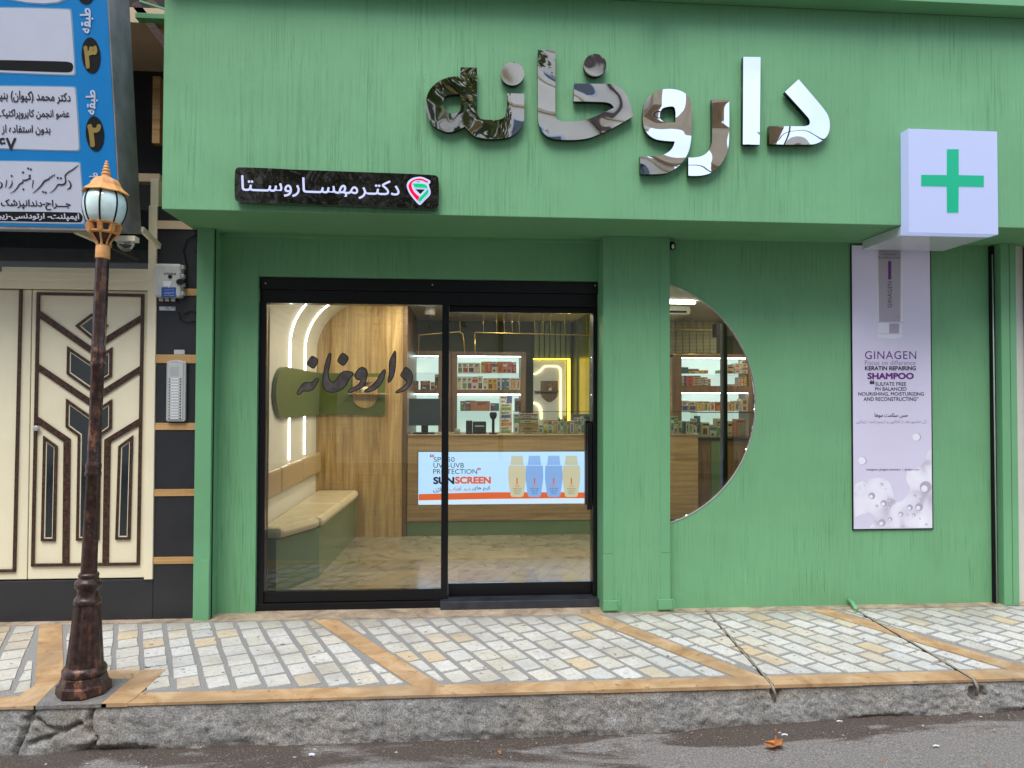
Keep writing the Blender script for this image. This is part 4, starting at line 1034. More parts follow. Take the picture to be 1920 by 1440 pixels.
for ci, (outer, conv) in enumerate((([(-900, 42, 1), (0, 62, 1), (632, 78), (650, 100), (686, 660), (670, 684), (0, 660, 1), (-900, 640, 1)], AS),
                    ([(-900, 745, 1), (0, 768, 1), (670, 778), (692, 800), (726, 1340), (706, 1364), (0, 1345, 1), (-900, 1322, 1)], AS),
                    ([(-900, 95, 1), (0, 125, 1), (880, 140), (912, 160), (958, 820), (940, 846), (0, 830, 1), (-900, 810, 1)], AS2),
                    ([(-900, -600, 1), (600, -600, 1), (620, -8), (0, -20, 1), (-900, -30, 1)], AS))):
    rr(outer, conv, 'panel_outline', 'sign_edge', .0012)
    cxm = 200
    inn = []
    for p in outer:
        dx = -10 if p[0] > 300 else 0
        cy_ = sum(q_[1] for q_ in outer)/len(outer); dy = 10 if p[1] < cy_ else -10
        inn.append((p[0]+dx*1.3, p[1]+dy, *p[2:]))
    rr(inn, conv, 'name_panel', 'sign_white', .0024)
rr([(-900, 525, 1), (0, 542, 1), (590, 556), (648, 570), (662, 605), (645, 645), (590, 652), (0, 632, 1), (-900, 615, 1)], AS, 'black_bar', 'strip_black', .0036)
rr([(-900, 690, 1), (0, 700, 1), (890, 712), (925, 740), (935, 775), (920, 815), (890, 822), (0, 808, 1), (-900, 800, 1)], AS2, 'black_bar', 'strip_black', .0036)
def st(body, quad, conv, mat='ink', bold=.02, sp=1.0, lift=.005, name='lettering'):
    text(name, persian(body), [conv([p])[0] for p in quad], PS, mat, BS, bold, lift, spacing=sp)
st('دکتر محمد (کیوان) بنیادی', [(-110, 806), (637, 836), (642, 942), (-110, 915)], AS, bold=.022)
st('عضو انجمن کایروپراکتیک ایران', [(-150, 978), (628, 990), (632, 1084), (-150, 1075)], AS, bold=.022)
st('بدون استفاده از عمل جراحی', [(-330, 1118), (457, 1128), (460, 1220), (-330, 1212)], AS, bold=.022)
st('۲۶۷', [(-90, 1238), (153, 1240), (153, 1352), (-90, 1350)], AS, bold=.03)
st('جـــراح-دندانپزشک', [(15, 558), (800, 572), (804, 690), (15, 678)], AS2, bold=.025)
st('ایمپلنت- ارتودنسی-زیبایی', [(-140, 712), (895, 722), (900, 812), (-140, 800)], AS2, 'sign_white', .03, lift=.006)
for q_ in ([(722, 303), (722, 75), (845, 75), (845, 303)], [(775, 1035), (775, 812), (885, 812), (885, 1035)], [(805, 1680), (805, 1555), (905, 1555), (905, 1680)]):
    # reads upwards
    st('طبقه', [q_[1], (q_[2][0], q_[2][1]), q_[3], q_[0]] if False else [q_[1], q_[0], q_[3], q_[2]][::1] if False else [(q_[0][0], q_[0][1]), (q_[1][0], q_[1][1]), (q_[2][0], q_[2][1]), (q_[3][0], q_[3][1])], AS, 'sign_white', .03)
for (cx_, cy_, rx, ry, dg) in ((822, 500, 84, 162, '۳'), (857, 1205, 82, 158, '۲'), (770, -90, 84, 130, '۴')):
    plate('number_disc', [AS([(cx_+rx*math.cos(t)+ry*math.sin(t)*.06, cy_+ry*math.sin(t), 1) for t in [2*math.pi*k/36 for k in range(36)]])], PS, .003, 'strip_black', BS, .0012)
    if cy_ > 0:
        text('number', dg, AS([(cx_-68, cy_-88), (cx_+58, cy_-88), (cx_+62, cy_+122), (cx_-62, cy_+122)]), PS, 'gold', BS, .045, .006)
# hand-written style name, drawn as tapering strokes
def stroke(pts, name='lettering', mat='ink'):
    # pts: (x, y, halfwidth) in the enlarged picture
    Lp, Rp = [], []
    for i, (x, y, w_) in enumerate(pts):
        a = Vector(pts[max(0, i-1)][:2]); b = Vector(pts[min(len(pts)-1, i+1)][:2]); d = (b-a).normalized(); n_ = Vector((-d.y, d.x))*w_
        Lp.append((x+n_.x, y+n_.y)); Rp.append((x-n_.x, y-n_.y))
    plate(name, [AS2(Lp+Rp[::-1])], PS, .001, mat, BS, .005, seg=4)
for s_ in ([(885, 180, 3), (830, 225, 6), (770, 262, 7), (738, 300, 7), (745, 350, 7), (735, 385, 9), (700, 400, 9), (660, 398, 8), (640, 425, 6), (600, 470, 4), (560, 494, 1)],
           [(770, 345, 2), (795, 375, 8), (802, 415, 8), (785, 440, 7), (760, 453, 2)],
           [(622, 280, 2), (612, 300, 6), (596, 295, 5), (585, 315, 7), (570, 310, 5), (556, 335, 8), (530, 345, 9), (500, 365, 9), (480, 395, 8), (440, 440, 6), (400, 475, 4), (370, 494, 1)],
           [(380, 345, 3), (375, 385, 5), (368, 435, 2)],
           [(350, 288, 5), (335, 300, 10), (345, 325, 10), (310, 342, 8), (285, 352, 9), (265, 345, 5), (262, 372, 9), (225, 395, 7), (195, 440, 6), (160, 475, 4), (118, 493, 1)],
           [(140, 350, 2), (142, 385, 6), (120, 425, 5), (97, 440, 1)], [(82, 340, 2), (76, 385, 5), (68, 434, 2)], [(5, 368, 2), (28, 390, 8), (20, 425, 7), (-10, 442, 2)]):
    stroke(s_)
for x, y, r in ((655, 322, 14), (690, 326, 14), (322, 215, 14), (352, 226, 14), (264, 260, 14), (137, 300, 14), (490, 478, 14), (520, 486, 14), (268, 450, 14)):
    plate('lettering', [AS2([(x-r, y, 1), (x, y-r, 1), (x+r, y, 1), (x, y+r, 1)])], PS, .001, 'ink', BS, .005)
p = on_plane(262, 432, PS)
bm = bmesh.new(); bar(bm, (U(266, 430, 4.45)[0], 4.45, U(266, 430, 4.45)[1]), (U(299, 462, 4.66)[0], 4.66, U(299, 462, 4.66)[1]), .02, .035); bar(bm, (xr0-.3, 4.3, o_.z+.02), (xr0-.3, 4.72, o_.z+.02), .03, .03); obj('bracket', bm, 'cream', BS)

# floodlight under the sign
FL = thing('floodlight', 'round clear bulkhead lamp with cream bracket hanging behind the lantern', 'lamp', (ux(233, 4.3), 4.3, 2.35))
bx('bracket', (U(217, 449, 4.3)[0], U(256, 449, 4.3)[0], 4.28, 4.34, U(236, 453, 4.3)[1], U(236, 443, 4.3)[1]), 'cream', FL, .003)
bm = bmesh.new(); lathe(bm, [(.048*math.cos(t), -.052*math.sin(t)) for t in [k*math.pi/2/8 for k in range(8)]], 20, (U(234, 452, 4.3)[0], 4.31, U(234, 454, 4.3)[1])); obj('bowl', bm, 'case_glass', FL)

# ------------------------------------------------------------------ street lamp
base = Vector((*G(157, 1300), 0.012)); topx, topz = U(200, 305, base.y)
ax = Vector((topx-base.x, 0, topz-base.z)); H_ = ax.length
SL = thing('street_lamp', 'old cast-iron street lamp with brown post and ochre lantern at the kerb', 'street lamp', tuple(base), (0, math.atan2(ax.x, ax.z), 0))
K = base.y/F/1.2
def zh(py): # height on post for a picture row
    t = (1300-py)/(1300-305); return H_*t
def lath(name, prof, n, mat, smooth=True, phase=0.0):
    bm = bmesh.new(); lathe(bm, [(r*K, zh(py)) for py, r in prof], n, smooth=smooth, phase=phase)
    bmesh.ops.recalc_face_normals(bm, faces=bm.faces); me = bpy.data.meshes.new(name); bm.to_mesh(me); bm.free()
    o = bpy.data.objects.new(name, me); C.objects.link(o); me.materials.append(M[mat]); o.parent = SL
    if not smooth:
        b = o.modifiers.new('b', 'BEVEL'); b.width = .003; b.segments = 2; b.limit_method = 'ANGLE'
    return o
lath('plinth', [(1300, 53), (1284, 52), (1283, 47), (1268, 43)], 8, 'post', False, math.pi/8)
lath('ring', [(1268, 41), (1264, 43), (1258, 43), (1253, 39), (1250, 36)], 28, 'post')
bm_prof = [(1250, 36), (1240, 35), (1200, 31), (1160, 27.5), (1138, 25)]
bm = bmesh.new(); n = 32     # fluted foot
rings = []
for py, r in bm_prof:
    rings.append([bm.verts.new(((r - (2.2 if k % 4 == 0 else 0))*K*math.cos(2*math.pi*k/n), (r - (2.2 if k % 4 == 0 else 0))*K*math.sin(2*math.pi*k/n), zh(py))) for k in range(n)])
for a, b in zip(rings, rings[1:]):
    for k in range(n): bm.faces.new([a[k], a[(k+1) % n], b[(k+1) % n], b[k]])
bmesh.ops.recalc_face_normals(bm, faces=bm.faces)
me = bpy.data.meshes.new('foot'); bm.to_mesh(me); bm.free(); o = bpy.data.objects.new('foot', me); C.objects.link(o); me.materials.append(M['post']); o.parent = SL
lath('ring', [(1138, 25), (1136, 27), (1131, 27.5), (1127, 25), (1123, 21.5), (1115, 20.5), (1109, 22), (1107, 25.5), (1100, 26.5), (1095, 25), (1091, 19.5), (1088, 19), (1085, 20.5), (1081, 19), (1079, 15.5)], 28, 'post')
bm = bmesh.new(); rings = []; n = 32
prof = [(1079, 15.8), (1000, 14.8), (900, 13.4), (899, 15.5), (893, 16), (889, 14.5), (884, 15.5), (878, 15.8), (874, 14.2), (870, 13.2), (780, 12.8), (695, 13), (692, 15), (687, 15.3), (684, 14), (672, 14.2), (668, 15.4), (663, 15.3), (660, 14), (600, 13.8), (487, 13)]
for py, r in prof:
    rings.append([bm.verts.new(((r - (1.0 if k % 4 == 0 and r < 14.9 else 0))*K*math.cos(2*math.pi*k/n), (r - (1.0 if k % 4 == 0 and r < 14.9 else 0))*K*math.sin(2*math.pi*k/n), zh(py))) for k in range(n)])
for a, b in zip(rings, rings[1:]):
    for k in range(n): bm.faces.new([a[k], a[(k+1) % n], b[(k+1) % n], b[k]]).smooth = True
bmesh.ops.recalc_face_normals(bm, faces=bm.faces)
me = bpy.data.meshes.new('pole'); bm.to_mesh(me); bm.free(); o = bpy.data.objects.new('pole', me); C.objects.link(o); me.materials.append(M['post']); o.parent = SL
lath('collar', [(489, 14), (487, 14.5), (465, 14), (462, 11), (461, 6)], 24, 'peach')
lath('bowl', [(461, 9), (455, 12), (447, 19), (441, 25)], 16, 'post')
for k in range(8):
    t = 2*math.pi*k/8+.2
    bm = bmesh.new(); tube(bm, [(r*K*math.cos(t), r*K*math.sin(t), zh(py)) for py, r in ((462, 12), (455, 15), (447, 22), (441, 27))], .005, 6)
    me = bpy.data.meshes.new('cage_bar'); bm.to_mesh(me); bm.free(); o = bpy.data.objects.new('cage_bar', me); C.objects.link(o); me.materials.append(M['peach']); o.parent = SL
lath('gallery_ring', [(442, 24), (441, 31), (438, 33), (436, 26)], 8, 'peach', False, .2)
lath('gallery_core', [(436, 24), (424, 28)], 8, 'tint_glass', False, .2)
lath('gallery_ring', [(424.5, 28), (423.5, 34), (420.5, 35), (419, 30)], 8, 'peach', False, .2)
for k in range(8):
    t = 2*math.pi*k/8+.2
    bm = bmesh.new(); bar(bm, (25.5*K*math.cos(t), 25.5*K*math.sin(t), zh(436)), (30*K*math.cos(t), 30*K*math.sin(t), zh(424)), .020, .030); bmesh.ops.recalc_face_normals(bm, faces=bm.faces)
    me = bpy.data.meshes.new('gallery_post'); bm.to_mesh(me); bm.free(); o = bpy.data.objects.new('gallery_post', me); C.objects.link(o); me.materials.append(M['peach']); o.parent = SL
gp = [(421, 33), (410, 38.5), (400, 41.5), (390, 43), (380, 42.5), (370, 39.5), (362, 34), (357, 28)]
lath('globe', gp, 40, 'globe')
for k in range(8):
    t = 2*math.pi*k/8+.22
    bm = bmesh.new(); tube(bm, [((r+.3)*K*math.cos(t), (r+.3)*K*math.sin(t), zh(py)) for py, r in gp], .0042, 6)
    me = bpy.data.meshes.new('glazing_bar'); bm.to_mesh(me); bm.free(); o = bpy.data.objects.new('glazing_bar', me); C.objects.link(o); me.materials.append(M['strip_black']); o.parent = SL
lath('lantern_roof', [(357, 27), (362, 37), (365, 46), (363, 47.5), (356, 38), (350, 32), (342, 28), (337, 22), (334, 13), (332, 9)], 8, 'peach', False, .2)
lath('finial', [(334, 9), (332, 9.5), (330, 8), (327, 9.5), (324, 8.5), (322.5, 6), (320.5, 8), (318, 7), (316.5, 4.6), (314.5, 6.4), (312, 5.4), (310.5, 3.4), (309, 4.9), (307, 4), (305.5, 2.6), (304, 3.6), (301, 2)], 12, 'peach', False)

# ------------------------------------------------------------------ room behind the glass
ZF, ZCe, YB0 = 0.06, 2.335, 8.50
struct(bx('floor', (-1.40, 3.75, YL+.26-.10, 8.7, ZF-.05, ZF), 'floor'))
bm = bmesh.new(); cr = .5; pc = (-.87, ZCe-cr); prof = [(-1.40, ZF), (-1.37, ZF), (-1.37, pc[1])] + [(pc[0]-cr*math.cos(t), pc[1]+cr*math.sin(t)) for t in [k*math.pi/2/14 for k in range(1, 15)]] + [(-.87, ZCe+.06), (-1.40, ZCe+.06)]
xzprism(bm, prof, YL+.26, 7.0); o = obj('wall_left', bm, 'white_paint'); struct(o)
bm = bmesh.new(); box(bm, -.869, 3.75, YL+.26, 8.7, ZCe, ZCe+.06); box(bm, -1.40, -.87, 7.0, 8.7, ZCe, ZCe+.06); struct(obj('ceiling', bm, 'ceiling'))
struct(bx('wall_back', (-1.40, 3.75, YB0+.10, YB0+.20, ZF, ZCe), 'dark_olive'))
struct(bx('wall_right', (3.70, 3.80, YL+.26, 8.6, ZF, ZCe), 'walnut'))
# oak wall panel with the arched top
WP = tag(bx('oak_wall_panel', (-1.37, -.545, 7.0, 7.06, ZF, 2.30), 'oak'), 'tall light oak wall panel behind the bench', 'wall panel')
struct(bx('wall_return', (-.544, -.50, 6.995, 8.6, ZF, 2.334), 'walnut'))
# led strips up the wall and over the cove
for k, (Y, lab) in enumerate(((5.89, 'curved white light strip nearer the door on the cove'), (6.46, 'curved white light strip nearer the oak panel on the cove'))):
    bm = bmesh.new(); pts = [(-1.366, Y, .90), (-1.366, Y, pc[1])] + [(pc[0]-(cr-.004)*math.cos(t), Y, pc[1]+(cr-.004)*math.sin(t)) for t in [j*math.pi/2/14 for j in range(1, 14)]]
    tube(bm, pts, .008, 6); tag(obj('light_strip', bm, 'led_white'), lab, 'light strip', 'light strips on the cove')
# olive band
OB = thing('olive_band', 'olive green band with rounded end wrapping the corner above the bench', 'wall panel', (-1.35, 6.5, 1.2))
bm = bmesh.new(); pts = [(5.62+.28*math.cos(t), 1.44+.20*math.sin(t)) for t in [math.pi/2+math.pi*k/16 for k in range(17)]] + [(6.97, 1.24), (6.97, 1.64)]
a = [bm.verts.new((-1.366, y, z)) for y, z in pts]; b = [bm.verts.new((-1.335, y, z)) for y, z in pts]
bm.faces.new(a); bm.faces.new(b); [bm.faces.new([a[i], a[(i+1) % len(a)], b[(i+1) % len(a)], b[i]]) for i in range(len(a))]
obj('side_band', bm, 'olive', OB)
bx('back_band', (-1.335, ux(722, 6.97), 6.97, 6.999, 1.24, 1.64), 'olive', OB)
# little oak shelf with plant on the band
NS = thing('wall_shelf', 'small round-bottomed oak wall shelf on the olive band', 'shelf', (-.8, 6.96, 1.4))
xa_, xb_ = ux(661, 6.95), ux(707, 6.95); zt_, zm_, zb2 = uz(708, 6.95), uz(742, 6.95), uz(766, 6.95); xc_ = (xa_+xb_)/2; hw_ = (xb_-xa_)/2
bm = bmesh.new(); xzprism(bm, [(xb_, zt_), (xb_, zm_)]+[(xc_+hw_*math.cos(t), zm_-(zm_-zb2)*math.sin(t)) for t in [math.pi*k/14 for k in range(1, 14)]]+[(xa_, zm_), (xa_, zt_)], 6.955, 6.969); obj('back_plate', bm, 'oak', NS)
bx('board', (xa_-.03, xb_+.12, 6.86, 6.954, uz(739, 6.9)-.006, uz(739, 6.9)+.006), 'oak', NS)
def plant(name, x, y, z, h, label, mat='leaf', pot='cream'):
    t = thing(name, label, 'plant', (x, y, z)); bm = bmesh.new(); lathe(bm, [(h*.16, 0), (h*.2, h*.3), (h*.17, h*.3)], 12, (x, y, z)); obj('pot', bm, pot, t)
    bm = bmesh.new()
    for _ in range(26):
        a = random.uniform(0, 6.28); l = h*random.uniform(.3, .6); e = random.uniform(.4, 1.3); p0 = Vector((x, y, z+h*.32)); d = Vector((math.cos(a)*math.cos(e), math.sin(a)*math.cos(e), math.sin(e)))
        s = d.cross(Vector((0, 0, 1))).normalized()*l*.12; p1 = p0+d*l*.6; p2 = p0+d*l+Vector((0, 0, -l*.15))
        v = [bm.verts.new(q) for q in (p0, p1+s, p2, p1-s)]; bm.faces.new(v)
    obj('foliage', bm, mat, t, recalc=False)
plant('small_plant', xc_, 6.9, uz(739, 6.9)+.007, .19, 'small green potted plant on the oak wall shelf')
# bench
BN = thing('bench', 'built-in waiting bench with beige padded seat and green front', 'bench', (-1.2, 6.0, ZF))
ft = [(-1.37, 4.98), (-1.235, 4.98), (-1.037, 5.45), (-.985, 6.995), (-1.37, 6.995)]
bm = bmesh.new(); prism(bm, ft, ZF+.002, .43); obj('front_panel', bm, 'bench_green', BN)
def inter(y):
    return -1.235+(y-4.98)/(5.45-4.98)*(.198) if y < 5.45 else -1.037+(y-5.45)/(6.995-5.45)*.052
cuts = [4.98, 5.43, 6.1, 6.99]
for a, b in zip(cuts, cuts[1:]):
    bm = bmesh.new(); ys_ = [a+.006+(b-a-.012)*k/6 for k in range(7)]
    prism(bm, [(-1.36, ys_[0])]+[(inter(y)+.03, y) for y in ys_]+[(-1.36, ys_[-1])], .432, .515); obj('seat_cushion', bm, 'cushion', BN, .034)
for a, b in ((4.99, 5.45), (5.46, 6.2), (6.21, 6.99)):
    bx('back_cushion', (-1.368, -1.315, a, b, .69, .88), 'cushion_tan', BN, .02)
# ceiling fittings
for k, (x, y) in enumerate(((-.4, 5.6), (.6, 5.6), (1.7, 5.35), (-.4, 6.6), (.6, 6.6), (2.5, 5.4), (.5, 7.0), (1.2, 5.1), (3.0, 6.6), (3.4, 7.5))):  # all out of view; last two added to brighten the right of the room
    bm = bmesh.new(); lathe(bm, [(.06, -.004), (.06, .0)], 20, (x, y, ZCe)); 
    tag(obj('downlight', bm, 'downlight'), 'round white downlight in the shop ceiling, out of view', 'lamp', 'ceiling downlights')
DCm = thing('dome_camera', 'white dome security camera on the shop ceiling', 'camera', (ux(805, 7.4), 7.4, ZCe))
bm = bmesh.new(); lathe(bm, [(.055, 0), (.055, -.06), (.045, -.075)], 20, (ux(805, 7.4), 7.4, ZCe)); obj('housing', bm, 'sticker_white', DCm)
bm = bmesh.new(); lathe(bm, [(.038*math.cos(t), -.075-.04*math.sin(t)) for t in [k*math.pi/2/6 for k in range(6)]], 16, (ux(805, 7.4), 7.4, ZCe)); obj('lens_dome', bm, 'tint_glass', DCm)
# brass rods hanging over the counter
HR = thing('brass_rail', 'thin brass rail frame hanging over the counter', 'rail', (.6, 7.5, 2.0))
Yh = 7.5; bm = bmesh.new()
def hp(px, py): return (ux(px, Yh, py), Yh, uz(py, Yh, px))
tube(bm, [hp(890, 626), hp(892, 623), hp(1113, 629)], .006, 6); tube(bm, [hp(784, 670), hp(786, 628), hp(862, 622), hp(868, 626), hp(872, 665)], .006, 6)
tube(bm, [hp(891, 665), hp(890, 626)], .006, 6)
obj('rail', bm, 'gold', HR)
for px in (863, 907, 932, 946, 961, 974, 1003, 1019, 1033, 1060, 1100, 1112):
    bm = bmesh.new(); a = hp(px, 626); tube(bm, [(a[0], Yh, a[2]), (a[0]-.01, Yh, ZCe)], .003, 5); obj('hanger', bm, 'gold', HR)
# slatted panel above the lit niche, green pilaster
bm = bmesh.new()
for px in range(1002, 1064, 10): box(bm, ux(px, 8.46), ux(px+8, 8.46), 8.475, 8.50, uz(674, 8.46), ZCe-.002)
tag(obj('slatted_panel', bm, 'olive'), 'olive vertical slats above the yellow-lit niche', 'wall panel')
tag(bx('green_pilaster', (ux(1080, 8.3), ux(1100, 8.3), 8.28, 8.5, ZF, ZCe-.001), 'olive'), 'olive pilaster right of the yellow-lit niche', 'pilaster')
tag(bx('green_partition', (1.40, 1.52, 7.56, 8.5, ZF, ZCe-.001), 'olive'), 'olive partition wall behind the green pillar', 'partition')
# lit niche
LN = thing('lit_niche', 'grey niche panel outlined in glowing yellow light behind the counter', 'wall panel', (ux(1032, 8.46), 8.46, 1.2))
Pn = facade(8.44); AC = lambda p: zc(p, 840, 650, 6.62)
bx('panel', (ux(1000, 8.44), ux(1062, 8.44), 8.44, 8.49, .9, uz(675, 8.44)), 'slab_white', LN)
plate('yellow_edge', [AC(rect(1055, 150, 1510, 160)), AC(rect(1482, 161, 1510, 1000))], facade(8.45), .008, 'led_warm', LN, .022)
loop = AC([(1063, 335, 1), (1100, 325), (1150, 285), (1190, 245), (1230, 238), (1350, 240), (1390, 262), (1402, 310), (1403, 900, 1), (1390, 900, 1), (1391, 318), (1378, 270), (1345, 250), (1230, 248), (1196, 255), (1156, 298), (1106, 336), (1063, 346, 1)])
plate('light_line', [loop], Pn, .005, 'led_warm2', LN, .014)
plate('light_line', [AC([(1063, 690, 1), (1110, 705), (1150, 750), (1165, 800, 1), (1165, 900, 1), (1147, 900, 1), (1147, 800, 1), (1130, 760), (1100, 722), (1063, 710, 1)])], Pn, .005, 'led_warm2', LN, .014)
plate('alcove', [AC([(1150, 425, 1), (1362, 425, 1), (1362, 580), (1340, 640), (1260, 690), (1175, 640), (1150, 580)])], Pn, .004, 'walnut', LN, .001)
plate('alcove_shelf', [AC(rect(1070, 549, 1368, 560))], Pn, .06, 'walnut', LN, .005)
plant('small_plant', U(AC([(1270, 550)])[0][0], AC([(1270, 550)])[0][1], 8.4)[0], 8.40, U(AC([(1270, 548)])[0][0], AC([(1270, 548)])[0][1], 8.4)[1], .12, 'small pale plant in the yellow-lit niche', 'gold', 'sticker_white')

# ------------------------------------------------------------------ product cabinets
cart_mats = {}
def printed(name, col):
    m, nt, out = new_mat(name); v = coords(nt, (1, 1, 1.6))
    f = noise_t(nt, v, 75, 2, 0.5)
    dk = tuple(x*0.35 for x in col); lt_ = tuple(min(.7, x*1.3+.05) for x in col)
    c = ramp(nt, f, [(0.36, dk), (0.42, col), (0.58, col), (0.66, lt_)])
    c = mixc(nt, ramp(nt, noise_t(nt, v, 30, 2, 0.5), [(0.60, (0, 0, 0)), (0.64, (0.6,)*3)]), c, (0.30, 0.20, 0.12))
    princ(nt, out, c, 0.45); return m
PAL = {'white': (0.62, 0.60, 0.55), 'cream': (0.60, 0.50, 0.33), 'red': (0.42, 0.04, 0.03), 'orange': (0.55, 0.19, 0.04), 'yellow': (0.62, 0.42, 0.04), 'green': (0.12, 0.30, 0.07), 'blue': (0.04, 0.10, 0.30),
       'brown': (0.10, 0.035, 0.02), 'pink': (0.55, 0.17, 0.18), 'black': (0.02, 0.02, 0.022), 'teal': (0.03, 0.20, 0.22), 'purple': (0.14, 0.05, 0.20), 'salmon': (0.45, 0.16, 0.09)}
for k, v in PAL.items(): cart_mats[k] = printed('carton_'+k, tuple(x*.75 for x in v))
def carton(name, x0, x1, y0, dep, z0, z1, base, accent, style, label, group=None, cat='carton'):
    bm = bmesh.new(); box(bm, x0, x1, y0, y0+dep, z0, z1, 0); w_, h_ = x1-x0, z1-z0; e = .0012
    def pr(a, b, c, d, mi): box(bm, x0+w_*a, x0+w_*b, y0-e, y0+e, z0+h_*c, z0+h_*d, mi)
    if style == 0: pr(.08, .92, .78, .92, 2); pr(.15, .7, .2, .6, 1)
    elif style == 1: pr(.0, 1.0, .55, .8, 1); pr(.12, .8, .86, .93, 2); pr(.2, .6, .12, .3, 2)
    elif style == 2: pr(.1, .9, .1, .5, 1); pr(.12, .6, .62, .68, 2); pr(.12, .75, .74, .84, 2)
    elif style == 3: pr(.55, 1.0, .0, 1.0, 1); pr(.08, .5, .7, .85, 2); pr(.1, .42, .2, .32, 1)
    else: pr(.3, .7, .15, .75, 1); pr(.1, .9, .84, .9, 2)
    o = obj(name, bm, [cart_mats[base], cart_mats[accent], cart_mats['black' if base not in ('black', 'brown', 'blue', 'purple', 'red') else 'white']])
    return tag(o, label, cat, group)
ORDN = lambda i: ORD[i] if i < len(ORD) else 'number %d' % (i+1)
ORD = ['first', 'second', 'third', 'fourth', 'fifth', 'sixth', 'seventh', 'eighth', 'ninth', 'tenth', 'eleventh', 'twelfth', 'thirteenth', 'fourteenth', 'fifteenth', 'sixteenth', 'seventeenth', 'eighteenth', 'nineteenth', 'twentieth']
def row(Y, items, ybase, shelf, group, name='carton'):
    """items: (px0, px1, pytop, base, accent, style)"""
    for i, (a, b, t, ba, ac, s) in enumerate(items):
        lab = f'{ba} carton printed {ac}, {ORD[i]} from left, {shelf}'
        carton(name, ux(a, Y)+.0015, ux(b, Y)-.0015, Y, .12, uz(ybase, Y, a)+.001, uz(t, Y, a), ba, ac, s, lab, group)
def cabinet(px0, px1, o0, o1, label, Y=8.22, top=659, boards=((731, 739),), gl=(700, 771), bot=812, loc=0):
    t = thing('display_cabinet', label, 'cabinet', (ux((px0+px1)/2, Y), Y, .9))
    X0, X1, O0, O1 = ux(px0, Y), ux(px1, Y), ux(o0, Y), ux(o1, Y)
    bx('side', (X0, O0, Y, 8.56, .8, uz(top, Y)), 'walnut', t); bx('side', (O1, X1, Y, 8.56, .8, uz(top, Y)), 'walnut', t)
    bx('top', (O0, O1, Y, 8.56, uz(668, Y), uz(top, Y)), 'walnut', t)
    for a, b in boards: bx('board', (O0, O1, Y, 8.53, uz(b, Y), uz(a, Y)), 'walnut', t)
    for a in gl: bx('glass_shelf', (O0, O1, Y+.01, 8.53, uz(a, Y)-.003, uz(a, Y)+.003), 'case_glass', t)
    bx('lit_back', (O0, O1, 8.531, 8.555, .8, uz(668, Y)), 'led_cool', t)
    bx('light_tube', (O0+.005, O1-.005, Y+.02, Y+.04, uz(668, Y)-.008, uz(668, Y)-.001), 'led_strip', t)
    for a, b in boards: bx('light_tube', (O0+.005, O1-.005, Y+.02, Y+.04, uz(b, Y)-.008, uz(b, Y)-.001), 'led_strip', t)
cabinet(752, 846, 767, 822, 'oak display cabinet left of the mullion with mostly bare lit shelves')
cabinet(847, 986, 857, 977, 'oak display cabinet full of cartons in the middle of the shop', top=660)
cabinet(1103, 1180, 1112, 1170, 'oak display cabinet half hidden by the door edge')
g1 = 'cartons in the middle cabinet'
row(8.24, [(858, 867, 680, 'white', 'green', 2), (867, 878, 680, 'white', 'red', 2), (878, 889, 680, 'white', 'black', 2), (889, 901, 680, 'white', 'cream', 2), (902, 911, 678, 'yellow', 'orange', 3), (911, 922, 678, 'red', 'orange', 4), (922, 933, 678, 'white', 'purple', 1), (933, 943, 678, 'orange', 'red', 4), (943, 951, 678, 'pink', 'white', 1), (951, 960, 678, 'pink', 'red', 1), (961, 968, 679, 'red', 'pink', 0)], 699.5, 'top shelf, middle cabinet', g1)
row(8.24, [(857, 866, 706, 'white', 'cream', 2), (866, 876, 706, 'white', 'green', 2), (876, 885, 706, 'white', 'purple', 2), (885, 896, 706, 'white', 'red', 1), (896, 905, 705, 'white', 'black', 2), (906, 915, 709, 'white', 'cream', 1), (915, 924, 709, 'yellow', 'brown', 2), (924, 932, 709, 'yellow', 'orange', 2), (933, 941, 709, 'blue', 'white', 3), (941, 949, 709, 'blue', 'teal', 3), (949, 959, 709, 'blue', 'cream', 3), (960, 968, 709, 'cream', 'orange', 4), (968, 976, 709, 'white', 'salmon', 4)], 731, 'second shelf, middle cabinet', g1)
row(8.24, [(863, 872, 752, 'brown', 'green', 2), (872, 892, 751, 'brown', 'salmon', 3), (892, 919, 752, 'salmon', 'orange', 2), (920, 936, 756, 'purple', 'teal', 3), (966, 977, 747, 'black', 'brown', 4)], 770.5, 'third shelf, middle cabinet', g1)
g2 = 'cartons in the left cabinet'
row(8.24, [(768, 784, 714, 'brown', 'red', 2), (788, 806, 714, 'brown', 'salmon', 1), (807, 815, 716, 'cream', 'brown', 2), (815, 822, 702, 'brown', 'black', 1)], 731, 'shelf of left cabinet', g2)
g3 = 'cartons in the right cabinet'
row(8.24, [(1113, 1121, 684, 'red', 'salmon', 2), (1121, 1129, 686, 'white', 'red', 1)], 699, 'top shelf, cabinet by door edge', g3)
row(8.24, [(1113, 1121, 710, 'white', 'black', 1), (1121, 1129, 710, 'cream', 'purple', 1)], 731, 'second shelf, cabinet by door edge', g3)
row(8.24, [(1113, 1121, 743, 'red', 'white', 1), (1121, 1129, 745, 'purple', 'white', 1)], 771, 'third shelf, cabinet by door edge', g3)

